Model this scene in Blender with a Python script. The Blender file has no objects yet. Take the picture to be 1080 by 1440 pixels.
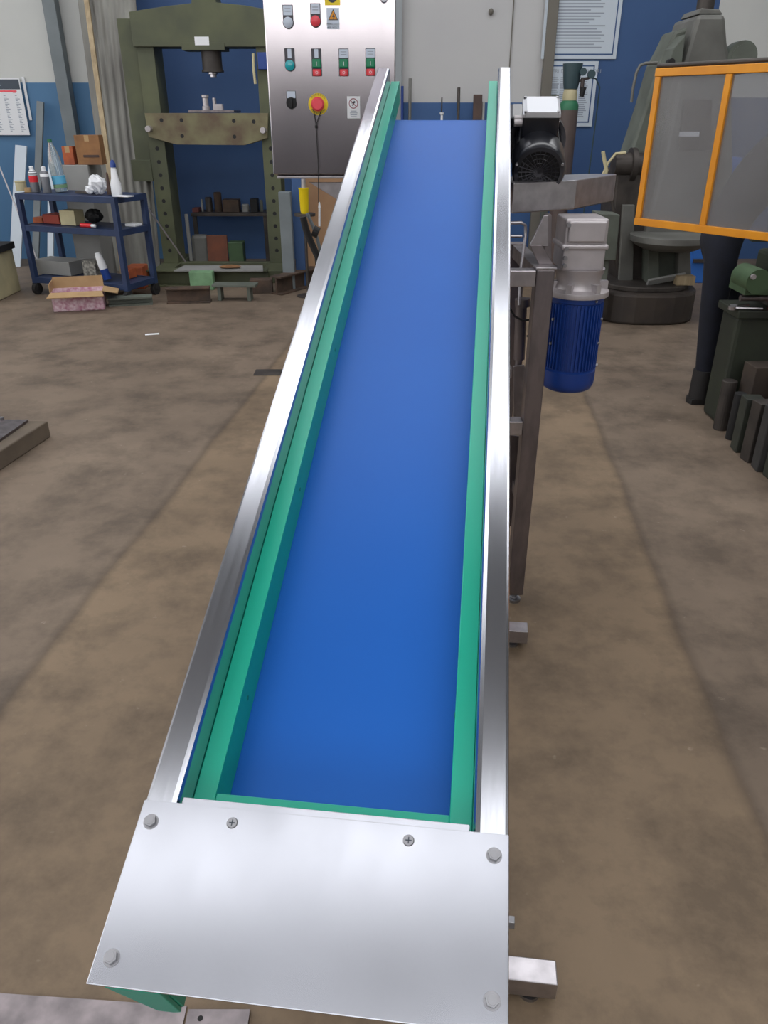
import bpy, math, random
from mathutils import Vector, Matrix
random.seed(7)
S = bpy.context.scene
COL = S.collection
R = math.radians
PI = math.pi

# ------------------------------------------------------------------ camera
EYE = 1.45
PITCH = 27.4
cam_d = bpy.data.cameras.new('camera'); cam = bpy.data.objects.new('camera', cam_d); COL.objects.link(cam)
cam.location = (0, 0, EYE); cam.rotation_euler = (R(90 - PITCH), 0, 0)
cam_d.sensor_fit = 'VERTICAL'; cam_d.sensor_height = 24; cam_d.lens = 18.0
cam_d.clip_start = 0.02; cam_d.clip_end = 100
S.camera = cam

# ------------------------------------------------------------------ exposure, world
S.view_settings.view_transform = 'Standard'; S.view_settings.look = 'None'
S.view_settings.gamma = 1; S.view_settings.exposure = 0.14
S.view_settings.use_curve_mapping = False
w = bpy.data.worlds.new('world'); S.world = w; w.use_nodes = True
bg = w.node_tree.nodes['Background']; bg.inputs[0].default_value = (0.75, 0.85, 1, 1); bg.inputs[1].default_value = 0.8
SKY_STRENGTH = 3.6       # roof light panels
WINDOW_STRENGTH = 2.6    # tall windows of the unseen walls

# ------------------------------------------------------------------ materials
def lin(c):
    return tuple(((x / 255) / 12.92 if x / 255 <= .04045 else ((x / 255 + .055) / 1.055) ** 2.4) for x in c) + (1,)
def mat(name, c, rough=.6, metal=0., c2=None, scale=4., bump=0., stretch=None, rvar=0., spec=.5, coat=0.):
    m = bpy.data.materials.new(name); m.use_nodes = True
    nt = m.node_tree; b = nt.nodes['Principled BSDF']
    b.inputs['Base Color'].default_value = lin(c); b.inputs['Roughness'].default_value = rough
    b.inputs['Metallic'].default_value = metal; b.inputs['Specular IOR Level'].default_value = spec
    b.inputs['Coat Weight'].default_value = coat; b.inputs['Coat Roughness'].default_value = .15
    if c2 or bump or rvar:
        tc = nt.nodes.new('ShaderNodeTexCoord'); mp = nt.nodes.new('ShaderNodeMapping')
        if stretch: mp.inputs['Scale'].default_value = stretch
        nt.links.new(tc.outputs['Object'], mp.inputs['Vector'])
        nz = nt.nodes.new('ShaderNodeTexNoise'); nz.inputs['Scale'].default_value = scale; nz.inputs['Detail'].default_value = 5
        nt.links.new(mp.outputs['Vector'], nz.inputs['Vector'])
        if c2:
            r = nt.nodes.new('ShaderNodeValToRGB'); r.color_ramp.elements[0].position = .35; r.color_ramp.elements[1].position = .65
            r.color_ramp.elements[0].color = lin(c); r.color_ramp.elements[1].color = lin(c2)
            nt.links.new(nz.outputs['Fac'], r.inputs['Fac']); nt.links.new(r.outputs['Color'], b.inputs['Base Color'])
        if bump:
            bp = nt.nodes.new('ShaderNodeBump'); bp.inputs['Strength'].default_value = bump; bp.inputs['Distance'].default_value = .01
            nt.links.new(nz.outputs['Fac'], bp.inputs['Height']); nt.links.new(bp.outputs['Normal'], b.inputs['Normal'])
        if rvar:
            mr = nt.nodes.new('ShaderNodeMapRange'); mr.inputs['To Min'].default_value = max(.03, rough - rvar); mr.inputs['To Max'].default_value = rough + rvar
            nt.links.new(nz.outputs['Fac'], mr.inputs['Value']); nt.links.new(mr.outputs['Result'], b.inputs['Roughness'])
    return m
def emis(name, c, s):
    m = bpy.data.materials.new(name); m.use_nodes = True; nt = m.node_tree
    b = nt.nodes['Principled BSDF']; b.inputs['Base Color'].default_value = lin(c)
    b.inputs['Emission Color'].default_value = lin(c); b.inputs['Emission Strength'].default_value = s
    return m

M = {}
M['steel_rail'] = mat('steel_rail', (184, 186, 193), .2, 1, (176, 178, 185), 6, .0, (22, 1.2, 22), .04)
M['steel_plate'] = mat('steel_plate', (186, 188, 196), .25, 1, (178, 180, 188), 5, .0, (1.6, .8, 1), .06)
M['steel'] = mat('steel', (190, 186, 190), .33, 1, (168, 164, 168), 8, .0, (3, 3, 3), .06)
M['steel_dull'] = mat('steel_dull', (140, 132, 134), .42, 1, (118, 112, 114), 8, .0, (3, 3, 1), .06)
M['bolt'] = mat('bolt', (156, 156, 160), .36, 1)
M['cabinet'] = mat('cabinet_steel', (196, 189, 193), .18, 1, (190, 183, 187), 3, .0, (3, 3, .6), .03)
M['belt'] = mat('belt_blue', (24, 90, 176), .38, 0, (26, 93, 179), 3, .0, None, .02, .2)
M['green'] = mat('guide_green', (0, 158, 132), .34, 0, (4, 162, 136), 3, .0, None, .04, .5)
M['green_wear'] = mat('guide_green_dark', (0, 122, 96), .4)
M['black'] = mat('black_paint', (22, 24, 32), .3, 0, None, 5, 0, None, .0, .6, .3)
M['blackm'] = mat('black_matt', (24, 24, 26), .7)
M['rubber'] = mat('rubber', (30, 29, 30), .8)
M['alu'] = mat('aluminium_cast', (186, 180, 182), .4, .55, (172, 166, 168), 14, .04)
M['alu_white'] = mat('aluminium_lid', (206, 208, 214), .4, .5)
M['motor_blue'] = mat('motor_blue', (20, 54, 126), .38, 0, (24, 60, 134), 8)
M['wall_white'] = mat('wall_white', (190, 192, 190), .85, 0, (198, 199, 196), 1.3, .05)
M['wall_blue'] = mat('wall_blue', (50, 80, 126), .6, 0, (56, 88, 134), 1.1, .05)
M['wall_blue_light'] = mat('wall_blue_light', (66, 108, 146), .6, 0, (72, 114, 152), 1.1, .05)
M['door_grey'] = mat('door_grey', (186, 186, 188), .6, 0, (194, 194, 194), .8)
M['door_blue'] = mat('door_blue', (62, 98, 148), .6, 0, (52, 86, 134), 2)
M['grey_paint'] = mat('grey_paint', (120, 128, 132), .6, 0, (104, 112, 116), 3)
M['frame_grey'] = mat('frame_grey', (110, 106, 98), .6)
M['olive'] = mat('press_olive', (88, 92, 66), .6, 0, (72, 76, 58), 3, .05)
M['olive_worn'] = mat('press_olive_worn', (118, 114, 84), .6, 0, (92, 76, 60), 5, .1)
M['rust'] = mat('rusty_iron', (92, 74, 62), .75, .2, (66, 56, 50), 9, .2)
M['iron'] = mat('dark_iron', (62, 58, 56), .55, .5, (82, 76, 72), 7, .1)
M['machine_grey'] = mat('machine_grey', (116, 116, 112), .5, .1, (92, 92, 88), 3, .05)
M['machine_green'] = mat('machine_greygreen', (100, 106, 98), .55, 0, (80, 84, 76), 4, .05)
M['lathe_green'] = mat('lathe_green', (42, 48, 36), .65, 0, (32, 35, 29), 6, .05)
M['lathe_light'] = mat('lathe_light_green', (66, 90, 60), .6, 0, (54, 74, 50), 6)
M['mint'] = mat('mint_green', (124, 162, 124), .6, 0, (104, 140, 104), 10)
M['yellow'] = mat('yellow_frame', (228, 150, 14), .45, 0, (214, 136, 12), 8)
M['yellow2'] = mat('yellow_plastic', (232, 204, 20), .45)
M['cart_blue'] = mat('cart_blue', (38, 56, 92), .5, 0, (30, 46, 78), 9)
M['cardboard'] = mat('cardboard', (178, 148, 108), .85, 0, (164, 134, 96), 7)
M['cardboard_dark'] = mat('cardboard_brown', (150, 108, 70), .85, 0, (128, 92, 62), 9)
M['orange'] = mat('orange_box', (178, 92, 52), .7, 0, (150, 76, 48), 12)
M['red'] = mat('red_plastic', (214, 44, 52), .35)
M['pink'] = mat('pink_print', (222, 200, 208), .8, 0, (186, 130, 150), 34)
M['white'] = mat('white_plastic', (226, 228, 232), .5)
M['paper'] = mat('paper', (222, 224, 228), .8)
M['sheet'] = mat('poster_paper', (196, 206, 216), .7)
M['ink'] = mat('ink_dark', (60, 66, 76), .7)
M['inklight'] = mat('ink_grey', (150, 158, 170), .7)
M['cream'] = mat('cream_panel', (196, 186, 148), .7, 0, (176, 168, 136), 5)
M['grey_box'] = mat('grey_box', (150, 150, 148), .7, 0, (136, 136, 134), 3)
M['btn_green'] = mat('button_green', (0, 124, 84), .35)
M['btn_teal'] = mat('button_teal', (20, 160, 170), .25, 0, None, 5, 0, None, 0, .6, .5)
M['btn_red'] = mat('button_red', (226, 70, 84), .3)
M['lamp_white'] = mat('lamp_white', (196, 206, 222), .25)
M['bezel'] = mat('bezel_dark', (62, 60, 68), .45)
M['brown'] = mat('brown_paint', (84, 64, 56), .7, 0, (70, 54, 50), 10)
M['wood'] = mat('wood', (176, 158, 128), .75, 0, (150, 132, 104), 4, .05, (8, 8, 1))
M['panelwood'] = mat('panel_wood', (164, 130, 98), .75, 0, (146, 112, 84), 3)
M['trousers'] = mat('navy_cloth', (19, 23, 38), .9, 0, (15, 18, 30), 14, .1)
M['skin'] = mat('skin', (176, 128, 104), .6)
M['hair'] = mat('hair', (44, 36, 32), .8)
M['boot'] = mat('boot_leather', (28, 26, 27), .7)
M['cyl_brown'] = mat('cylinder_brown', (92, 78, 74), .5, 0, (80, 70, 68), 5)
M['cyl_green'] = mat('cylinder_green', (40, 108, 76), .5)
M['slate'] = mat('cap_slate', (52, 72, 78), .5)
M['slab'] = mat('concrete_slab', (108, 96, 82), .85, 0, (90, 80, 70), 5, .1)
M['teal_label'] = mat('teal_label', (90, 170, 205), .5)
M['pet'] = mat('clear_plastic', (225, 236, 240), .12); M['pet'].node_tree.nodes['Principled BSDF'].inputs['Transmission Weight'].default_value = .8

def corrugated():
    m = mat('corrugated_sheet', (138, 134, 128), .5, .4)
    nt = m.node_tree; b = nt.nodes['Principled BSDF']
    tc = nt.nodes.new('ShaderNodeTexCoord'); mp = nt.nodes.new('ShaderNodeMapping'); mp.inputs['Scale'].default_value = (3, 3, .3)
    nz = nt.nodes.new('ShaderNodeTexNoise'); nz.inputs['Scale'].default_value = 2.5; nz.inputs['Detail'].default_value = 6
    r = nt.nodes.new('ShaderNodeValToRGB'); r.color_ramp.elements[0].position = .35; r.color_ramp.elements[1].position = .68
    r.color_ramp.elements[0].color = lin((108, 106, 102)); r.color_ramp.elements[1].color = lin((136, 136, 130))
    nt.links.new(tc.outputs['Object'], mp.inputs['Vector']); nt.links.new(mp.outputs['Vector'], nz.inputs['Vector'])
    nt.links.new(nz.outputs['Fac'], r.inputs['Fac']); nt.links.new(r.outputs['Color'], b.inputs['Base Color'])
    return m
M['corr'] = corrugated()

def floor_material():
    m = bpy.data.materials.new('workshop_floor'); m.use_nodes = True; nt = m.node_tree; N = nt.nodes; L = nt.links
    b = N['Principled BSDF']
    tc = N.new('ShaderNodeTexCoord'); sp = N.new('ShaderNodeSeparateXYZ')
    nd = N.new('ShaderNodeTexNoise'); nd.inputs['Scale'].default_value = 1.6; nd.inputs['Detail'].default_value = 6
    L.new(tc.outputs['Object'], nd.inputs['Vector'])
    L.new(tc.outputs['Object'], sp.inputs['Vector'])
    def ma(op, a, c):
        n = N.new('ShaderNodeMath'); n.operation = op
        for i, q in enumerate((a, c)):
            if q is None: continue
            if isinstance(q, (int, float)): n.inputs[i].default_value = q
            else: L.new(q, n.inputs[i])
        return n.outputs[0]
    # the strip of newer concrete on which the conveyor stands, edge wandering a little
    wob = ma('MULTIPLY', ma('SUBTRACT', nd.outputs['Fac'], .5), .07)
    x = ma('ADD', ma('SUBTRACT', sp.outputs['X'], ma('MULTIPLY', sp.outputs['Y'], .1)), .235)
    d = ma('SUBTRACT', .975, ma('ABSOLUTE', ma('ADD', x, wob), None))
    mask = N.new('ShaderNodeMapRange'); mask.inputs['From Min'].default_value = -.01; mask.inputs['From Max'].default_value = .015; L.new(d, mask.inputs['Value'])
    edge = N.new('ShaderNodeMapRange'); edge.inputs['From Min'].default_value = 0; edge.inputs['From Max'].default_value = .03
    L.new(ma('ABSOLUTE', d, None), edge.inputs['Value'])
    n1 = N.new('ShaderNodeTexNoise'); n1.inputs['Scale'].default_value = 1.1; n1.inputs['Detail'].default_value = 8; n1.inputs['Roughness'].default_value = .62
    L.new(tc.outputs['Object'], n1.inputs['Vector'])
    def ramp(c1, c2, p1=.3, p2=.7):
        r = N.new('ShaderNodeValToRGB'); r.color_ramp.elements[0].position = p1; r.color_ramp.elements[1].position = p2
        r.color_ramp.elements[0].color = lin(c1); r.color_ramp.elements[1].color = lin(c2); return r
    ra = ramp((102, 88, 75), (128, 112, 96)); rb = ramp((112, 95, 76), (138, 118, 95))
    L.new(n1.outputs['Fac'], ra.inputs['Fac']); L.new(n1.outputs['Fac'], rb.inputs['Fac'])
    mx = N.new('ShaderNodeMixRGB'); L.new(mask.outputs[0], mx.inputs[0]); L.new(ra.outputs[0], mx.inputs[1]); L.new(rb.outputs[0], mx.inputs[2])
    n2 = N.new('ShaderNodeTexNoise'); n2.inputs['Scale'].default_value = 3.4; n2.inputs['Detail'].default_value = 9; n2.inputs['Roughness'].default_value = .7
    L.new(tc.outputs['Object'], n2.inputs['Vector'])
    r2 = ramp((150, 146, 142), (255, 255, 255), .36, .56); L.new(n2.outputs['Fac'], r2.inputs['Fac'])
    mu = N.new('ShaderNodeMixRGB'); mu.blend_type = 'MULTIPLY'; mu.inputs[0].default_value = .6; L.new(mx.outputs[0], mu.inputs[1]); L.new(r2.outputs[0], mu.inputs[2])
    re = ramp((205, 202, 198), (255, 255, 255), 0, 1); L.new(edge.outputs[0], re.inputs['Fac'])
    mu2 = N.new('ShaderNodeMixRGB'); mu2.blend_type = 'MULTIPLY'; mu2.inputs[0].default_value = .8; L.new(mu.outputs[0], mu2.inputs[1]); L.new(re.outputs[0], mu2.inputs[2])
    # small pale specks
    n3 = N.new('ShaderNodeTexNoise'); n3.inputs['Scale'].default_value = 26; n3.inputs['Detail'].default_value = 3
    L.new(tc.outputs['Object'], n3.inputs['Vector'])
    r3 = ramp((0, 0, 0), (255, 255, 255), .70, .78); L.new(n3.outputs['Fac'], r3.inputs['Fac'])
    mu3 = N.new('ShaderNodeMixRGB'); L.new(ma('MULTIPLY', r3.outputs[0], .35), mu3.inputs[0]); L.new(mu2.outputs[0], mu3.inputs[1]); mu3.inputs[2].default_value = lin((168, 156, 140))
    L.new(mu3.outputs[0], b.inputs['Base Color'])
    rr = N.new('ShaderNodeMapRange'); rr.inputs['To Min'].default_value = .55; rr.inputs['To Max'].default_value = .75; L.new(n2.outputs['Fac'], rr.inputs['Value']); L.new(rr.outputs[0], b.inputs['Roughness'])
    bp = N.new('ShaderNodeBump'); bp.inputs['Strength'].default_value = .12; bp.inputs['Distance'].default_value = .01
    L.new(n2.outputs['Fac'], bp.inputs['Height']); L.new(bp.outputs[0], b.inputs['Normal'])
    return m
M['floor'] = floor_material()

def dirty_clear():
    m = bpy.data.materials.new('scratched_polycarbonate'); m.use_nodes = True; nt = m.node_tree; N = nt.nodes; L = nt.links
    out = N['Material Output']; b = N['Principled BSDF']
    b.inputs['Base Color'].default_value = lin((150, 148, 147)); b.inputs['Roughness'].default_value = .3
    tr = N.new('ShaderNodeBsdfTransparent'); tr.inputs[0].default_value = (.82, .84, .88, 1)
    tc = N.new('ShaderNodeTexCoord'); nz = N.new('ShaderNodeTexNoise'); nz.inputs['Scale'].default_value = 3; nz.inputs['Detail'].default_value = 6
    L.new(tc.outputs['Object'], nz.inputs['Vector'])
    mr = N.new('ShaderNodeMapRange'); mr.inputs['To Min'].default_value = .2; mr.inputs['To Max'].default_value = .58
    L.new(nz.outputs['Fac'], mr.inputs['Value'])
    mx = N.new('ShaderNodeMixShader'); L.new(mr.outputs[0], mx.inputs[0]); L.new(tr.outputs[0], mx.inputs[1]); L.new(b.outputs[0], mx.inputs[2])
    L.new(mx.outputs[0], out.inputs['Surface'])
    return m
M['poly'] = dirty_clear()

# ------------------------------------------------------------------ mesh helpers
class MB:
    def __init__(s): s.v = []; s.f = []; s.m = []
    def add(s, vs, fs, mi=0, T=None):
        o = len(s.v)
        for p in vs:
            p = Vector(p); s.v.append(T @ p if T else p)
        for f in fs: s.f.append(tuple(i + o for i in f)); s.m.append(mi)
        return s
    def bx(s, x0, x1, y0, y1, z0, z1, mi=0, T=None):
        vs = [(x, y, z) for z in (z0, z1) for y in (y0, y1) for x in (x0, x1)]
        return s.add(vs, [(0, 2, 3, 1), (4, 5, 7, 6), (0, 1, 5, 4), (2, 6, 7, 3), (0, 4, 6, 2), (1, 3, 7, 5)], mi, T)
    def cyl(s, a, b, r, r2=None, seg=20, mi=0, T=None, caps=True):
        a = Vector(a); b = Vector(b); r2 = r if r2 is None else r2
        d = (b - a).normalized(); q = d.orthogonal().normalized(); p = d.cross(q)
        vs = []
        for c, rr in ((a, r), (b, r2)):
            for i in range(seg):
                t = 2 * PI * i / seg; vs.append(c + (q * math.cos(t) + p * math.sin(t)) * rr)
        fs = [(i, (i + 1) % seg, seg + (i + 1) % seg, seg + i) for i in range(seg)]
        if caps: fs += [tuple(range(seg))[::-1], tuple(range(seg, 2 * seg))]
        return s.add(vs, fs, mi, T)
    def tube(s, pts, r, seg=8, mi=0, T=None):
        pts = [Vector(p) for p in pts]; n = len(pts); vs = []; q = None
        rs = r if isinstance(r, (list, tuple)) else [r] * n
        for i, p in enumerate(pts):
            d = (pts[min(i + 1, n - 1)] - pts[max(i - 1, 0)]).normalized()
            if q is None: q = d.orthogonal().normalized()
            q = (q - d * q.dot(d)); q = q.normalized() if q.length > 1e-6 else d.orthogonal().normalized()
            e = d.cross(q)
            for k in range(seg):
                t = 2 * PI * k / seg; vs.append(p + (q * math.cos(t) + e * math.sin(t)) * rs[i])
        fs = [(i * seg + k, i * seg + (k + 1) % seg, (i + 1) * seg + (k + 1) % seg, (i + 1) * seg + k) for i in range(n - 1) for k in range(seg)]
        fs += [tuple(range(seg))[::-1], tuple(range((n - 1) * seg, n * seg))]
        return s.add(vs, fs, mi, T)
    def prism(s, poly, d0, d1, ax='y', mi=0, T=None):
        # poly in the plane across ax; extruded from d0 to d1
        def P(a, b, d): return {'y': (a, d, b), 'x': (d, a, b), 'z': (a, b, d)}[ax]
        n = len(poly); vs = [P(a, b, d0) for a, b in poly] + [P(a, b, d1) for a, b in poly]
        fs = [tuple(range(n)), tuple(range(n, 2 * n))[::-1]] + [(i, n + i, n + (i + 1) % n, (i + 1) % n) for i in range(n)]
        return s.add(vs, fs, mi, T)
    def lathe(s, prof, c=(0, 0, 0), seg=24, mi=0, T=None, ax=None):
        # prof: (radius, height) up the z axis
        vs = []; n = len(prof)
        for r, z in prof:
            for i in range(seg):
                t = 2 * PI * i / seg; vs.append((c[0] + r * math.cos(t), c[1] + r * math.sin(t), c[2] + z))
        fs = [(j * seg + i, j * seg + (i + 1) % seg, (j + 1) * seg + (i + 1) % seg, (j + 1) * seg + i) for j in range(n - 1) for i in range(seg)]
        fs += [tuple(range(seg))[::-1], tuple(range((n - 1) * seg, n * seg))]
        return s.add(vs, fs, mi, T)
    def blob(s, c, r, seg=14, rings=9, mi=0, jit=0., T=None, rnd=random):
        vs = []; fs = []
        for j in range(rings + 1):
            ph = PI * j / rings
            for i in range(seg):
                t = 2 * PI * i / seg; k = 1 + (rnd.uniform(-jit, jit) if 0 < j < rings else 0)
                vs.append((c[0] + r[0] * k * math.sin(ph) * math.cos(t), c[1] + r[1] * k * math.sin(ph) * math.sin(t), c[2] + r[2] * k * math.cos(ph)))
        for j in range(rings):
            for i in range(seg):
                fs.append((j * seg + i, (j + 1) * seg + i, (j + 1) * seg + (i + 1) % seg, j * seg + (i + 1) % seg))
        return s.add(vs, fs, mi, T)

WM = {}    # world matrix of each root, so that its parts can be written in world or local coordinates
def tag(o, label=None, cat=None, group=None, kind=None):
    if label: o['label'] = label
    if cat: o['category'] = cat
    if group: o['group'] = group
    if kind: o['kind'] = kind
    return o
def mesh_obj(name, mb, mats, Tinv=None, bevel=0, smooth=False, segs=2):
    me = bpy.data.meshes.new(name)
    me.from_pydata([(Tinv @ v) if Tinv else v for v in mb.v], [], mb.f)
    if not isinstance(mats, (list, tuple)): mats = [mats]
    for m_ in mats: me.materials.append(M[m_] if isinstance(m_, str) else m_)
    for p, mi in zip(me.polygons, mb.m): p.material_index = mi
    import bmesh
    bm = bmesh.new(); bm.from_mesh(me)
    if smooth: bmesh.ops.remove_doubles(bm, verts=bm.verts, dist=1e-6)
    bmesh.ops.recalc_face_normals(bm, faces=bm.faces); bm.to_mesh(me); bm.free()
    o = bpy.data.objects.new(name, me); COL.objects.link(o)
    if smooth:
        for p in me.polygons: p.use_smooth = True
        a = o.modifiers.new('edges', 'EDGE_SPLIT'); a.split_angle = R(38)
    if bevel:
        b = o.modifiers.new('bevel', 'BEVEL'); b.width = bevel; b.segments = segs; b.limit_method = 'ANGLE'; b.angle_limit = R(40); b.harden_normals = False
    return o
def thing(name, label, cat, loc=(0, 0, 0), rz=0., group=None, T=None, local=True):
    o = bpy.data.objects.new(name, None); COL.objects.link(o); o.empty_display_size = .1
    mw = T if T else Matrix.Translation(Vector(loc)) @ Matrix.Rotation(rz, 4, 'Z')
    o.matrix_world = mw
    WM[o.name] = None if local else mw.inverted()
    return tag(o, label, cat, group)
def part(name, mb, mats, parent, bevel=0, smooth=False, label=None, kind=None, segs=2):
    Ti = WM.get(parent.name)
    o = mesh_obj(name, mb, mats, Ti, bevel, smooth, segs); o.parent = parent; WM[o.name] = Ti
    return tag(o, label, kind=kind)
def single(name, mb, mats, label, cat, group=None, bevel=0, smooth=False, kind=None):
    xs = [v.x for v in mb.v]; ys = [v.y for v in mb.v]; zs = [v.z for v in mb.v]
    loc = Vector(((min(xs) + max(xs)) / 2, (min(ys) + max(ys)) / 2, min(zs)))
    o = mesh_obj(name, mb, mats, Matrix.Translation(-loc), bevel, smooth); o.location = loc
    return tag(o, label, cat, group, kind)
def struct(name, mb, mats, bevel=0):
    o = mesh_obj(name, mb, mats, None, bevel); o['kind'] = 'structure'; return o
def copy_tree(o, parent=None):
    c = o.copy(); COL.objects.link(c); c.parent = parent
    for ch in list(o.children): copy_tree(ch, c)
    return c
def text_mb(s_, size, T, align='CENTER', extr=.0004):
    cu = bpy.data.curves.new('lettering', 'FONT'); cu.body = s_; cu.size = size; cu.extrude = extr; cu.align_x = align; cu.resolution_u = 2
    ob = bpy.data.objects.new('lettering', cu); COL.objects.link(ob)
    bpy.context.view_layer.update()
    me = bpy.data.meshes.new_from_object(ob.evaluated_get(bpy.context.evaluated_depsgraph_get()))
    mb = MB(); mb.add([v.co for v in me.vertices], [tuple(p.vertices) for p in me.polygons], 0, T)
    bpy.data.objects.remove(ob); bpy.data.curves.remove(cu); bpy.data.meshes.remove(me)
    return mb
CT, ST = math.cos(R(PITCH)), math.sin(R(PITCH))
def at(x, y, Y):
    "point on the upright plane at distance Y for a picture position"
    u_ = (720 - y) * CT - 1080 * ST; f_ = 1080 * CT + (720 - y) * ST
    return Vector(((x - 540) / f_ * Y, Y, EYE + u_ / f_ * Y))
def fl(x, y, Z=0):
    u_ = (720 - y) * CT - 1080 * ST; f_ = 1080 * CT + (720 - y) * ST; k = (Z - EYE) / u_
    return Vector(((x - 540) * k, f_ * k, Z))
def facing(x, y, z, rx=90, rz=0):
    return Matrix.Translation((x, y, z)) @ Matrix.Rotation(R(rz), 4, 'Z') @ Matrix.Rotation(R(rx), 4, 'X')

# ------------------------------------------------------------------ the setting
YW = 9.0; XL, XR, YB, ZC = -7.0, 6.5, -5.0, 5.0
struct('floor', MB().bx(XL, XR, YB, YW, -.1, 0), 'floor')
# far wall: panels of paint, left to right
wl = MB(); t_ = .2
def wseg(x0, x1, z0, z1, mi): wl.bx(x0, x1, YW, YW + t_, z0, z1, mi)
XA, XB, XC, XD = -2.46, .13, 1.66, 3.3
wseg(XL, XA, 0, 1.735, 1); wseg(XL, XA, 1.735, ZC, 0)
wseg(XA, XB, 0, ZC, 2)
wseg(XB, XC, 3.4, ZC, 0)
wseg(XC, XD, 0, ZC, 2)
wseg(XD, XR, 0, 1.6, 2); wseg(XD, XR, 1.6, ZC, 0)
struct('wall_back', wl, ['wall_white', 'wall_blue_light', 'wall_blue'])
# big sliding door in the far wall, pale leaf with a blue foot
dr = MB(); dr.bx(XB, XC, YW + .05, YW + .12, 1.556, 3.4, 0); dr.bx(XB, XC, YW + .05, YW + .12, 0, 1.556, 1)
dr.bx(1.275, 1.285, YW + .035, YW + .05, 0, 3.4, 2)
struct('door_1', dr, ['door_grey', 'door_blue', 'frame_grey'])
struct('trim_1', MB().bx(XC - .05, XC + .05, YW - .06, YW + .02, 0, 3.45), 'frame_grey', .005)
struct('trim_2', MB().bx(XB - .02, XB + .05, YW - .05, YW + .02, 0, 3.45), mat('trim_pale', (150, 156, 160), .6), .005)
# unseen walls with their windows (they light and mirror in the steel)
win = emis('window_daylight', (238, 238, 238), WINDOW_STRENGTH)
sky = emis('roof_light', (240, 241, 243), SKY_STRENGTH)
def wall_with_band(name, ax, c0, c1, a0, a1, z0, z1, b0, b1, mats):
    m_ = MB()
    def bb(p, q, zz0, zz1):
        if ax == 'x': m_.bx(c0, c1, p, q, zz0, zz1)
        else: m_.bx(p, q, c0, c1, zz0, zz1)
    bb(a0, a1, 0, z0); bb(a0, a1, z1, ZC); bb(a0, b0, z0, z1); bb(b1, a1, z0, z1)
    struct(name, m_, mats)
wall_with_band('wall_left', 'x', XL - .2, XL, YB, YW, 1.6, 4.2, -3, 8, 'wall_white')
struct('wall_right', MB().bx(XR, XR + .2, YB, YW, 0, ZC), 'wall_white')
wall_with_band('wall_front', 'y', YB - .2, YB, XL, XR, 2.2, 4.4, -4.5, 3.5, mat('wall_front_dark', (62, 62, 68), .8))
struct('window_1', MB().bx(XL - .12, XL - .08, -3, 8, 1.6, 4.2), win)
struct('window_2', MB().bx(-4.5, 3.5, YB - .12, YB - .08, 2.2, 4.4), win)
# ceiling with roof lights across the hall
lights = [(-3.6, -2.6), (-1.6, -.9), (.12, .62), (2.85, 4.25), (5.6, 6.9)]
cl = MB(); y0 = YB
for i, (a, b_) in enumerate(lights):
    cl.bx(XL, XR, y0, a, ZC, ZC + .1, 1 if i == 3 else 0); y0 = b_
    cl.bx(XL, -5, a, b_, ZC, ZC + .1); cl.bx(4.5, XR, a, b_, ZC, ZC + .1)
    struct('window_%d' % (i + 3), MB().bx(-5, 4.5, a, b_, ZC + .04, ZC + .07), sky)
cl.bx(XL, XR, y0, YW + .2, ZC, ZC + .1)
struct('ceiling', cl, [mat('ceiling_grey', (84, 84, 86), .8), mat('ceiling_pale', (150, 150, 150), .8)])
struct('trim_3', MB().bx(XL, XR, 2.05, 2.75, 4.8, 4.999), mat('roof_girder', (40, 42, 46), .7))

# ------------------------------------------------------------------ the conveyor
YAW, INC = R(6.76), R(20.97)
u_ = Vector((math.sin(YAW) * math.cos(INC), math.cos(YAW) * math.cos(INC), math.sin(INC)))
v_ = Vector((math.cos(YAW), -math.sin(YAW), 0)); n_ = v_.cross(u_)
O_ = Vector((-.2848, .4444, .7101))
TC = Matrix(((v_.x, u_.x, n_.x, O_.x), (v_.y, u_.y, n_.y, O_.y), (v_.z, u_.z, n_.z, O_.z), (0, 0, 0, 1)))
conv = thing('belt_conveyor', 'inclined stainless steel conveyor with blue belt and green side guides, filling the middle', 'conveyor', T=TC)
W_, FL, GE, GN, BN, LR = .4, .0373, .0633, -.046, -.107, 2.411
DEEP = -.19
def rail(side):
    # folded sheet: outer side, top flange, inner drop
    a = (lambda x: x) if side < 0 else (lambda x: W_ - x)
    th = .002
    poly = [(a(0), DEEP), (a(0), -.004), (a(.0012), -.0012), (a(.004), 0), (a(FL - .007), 0), (a(FL - .002), -.002), (a(FL), -.007), (a(FL), GN - .03),
            (a(FL - th), GN - .03), (a(FL - th), -.0075), (a(FL - .008), -th), (a(.004), -th), (a(th), -.005), (a(th), DEEP)]
    return MB().prism(poly, .17 if True else 0, LR, 'y')
for sd, nm in ((-1, 'left'), (1, 'right')):
    o = part('side_rail', rail(sd), 'steel_rail', conv, smooth=False)
    # green plastic guide strip and its fixing screws
    a = (lambda x: x) if sd < 0 else (lambda x: W_ - x)
    g = MB(); x0, x1 = sorted((a(FL + .0003), a(GE)))
    g.bx(x0, x1, .168, 2.437, BN + .0006, GN)
    go = part('side_guide', g, 'green', conv, .0012)
    for i in range(6):
        yy = .35 + i * .38; xx = a(GE)
        part('guide_screw', MB().cyl((xx, yy, GN - .03), (xx + (.0008 if sd < 0 else -.0008), yy, GN - .03), .0035, seg=12), 'green_wear', go)
# closed lower part of the frame sides under the end plate
for sd in (-1, 1):
    a = (lambda x: x) if sd < 0 else (lambda x: W_ - x)
    x0, x1 = sorted((a(0), a(.003)))
    part('end_cheek', MB().prism([(.004, -.0022), (.171, -.0022), (.171, DEEP), (.12, DEEP), (.004, -.02)], x0, x1, 'x'), 'steel_rail', conv, .0006)
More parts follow.
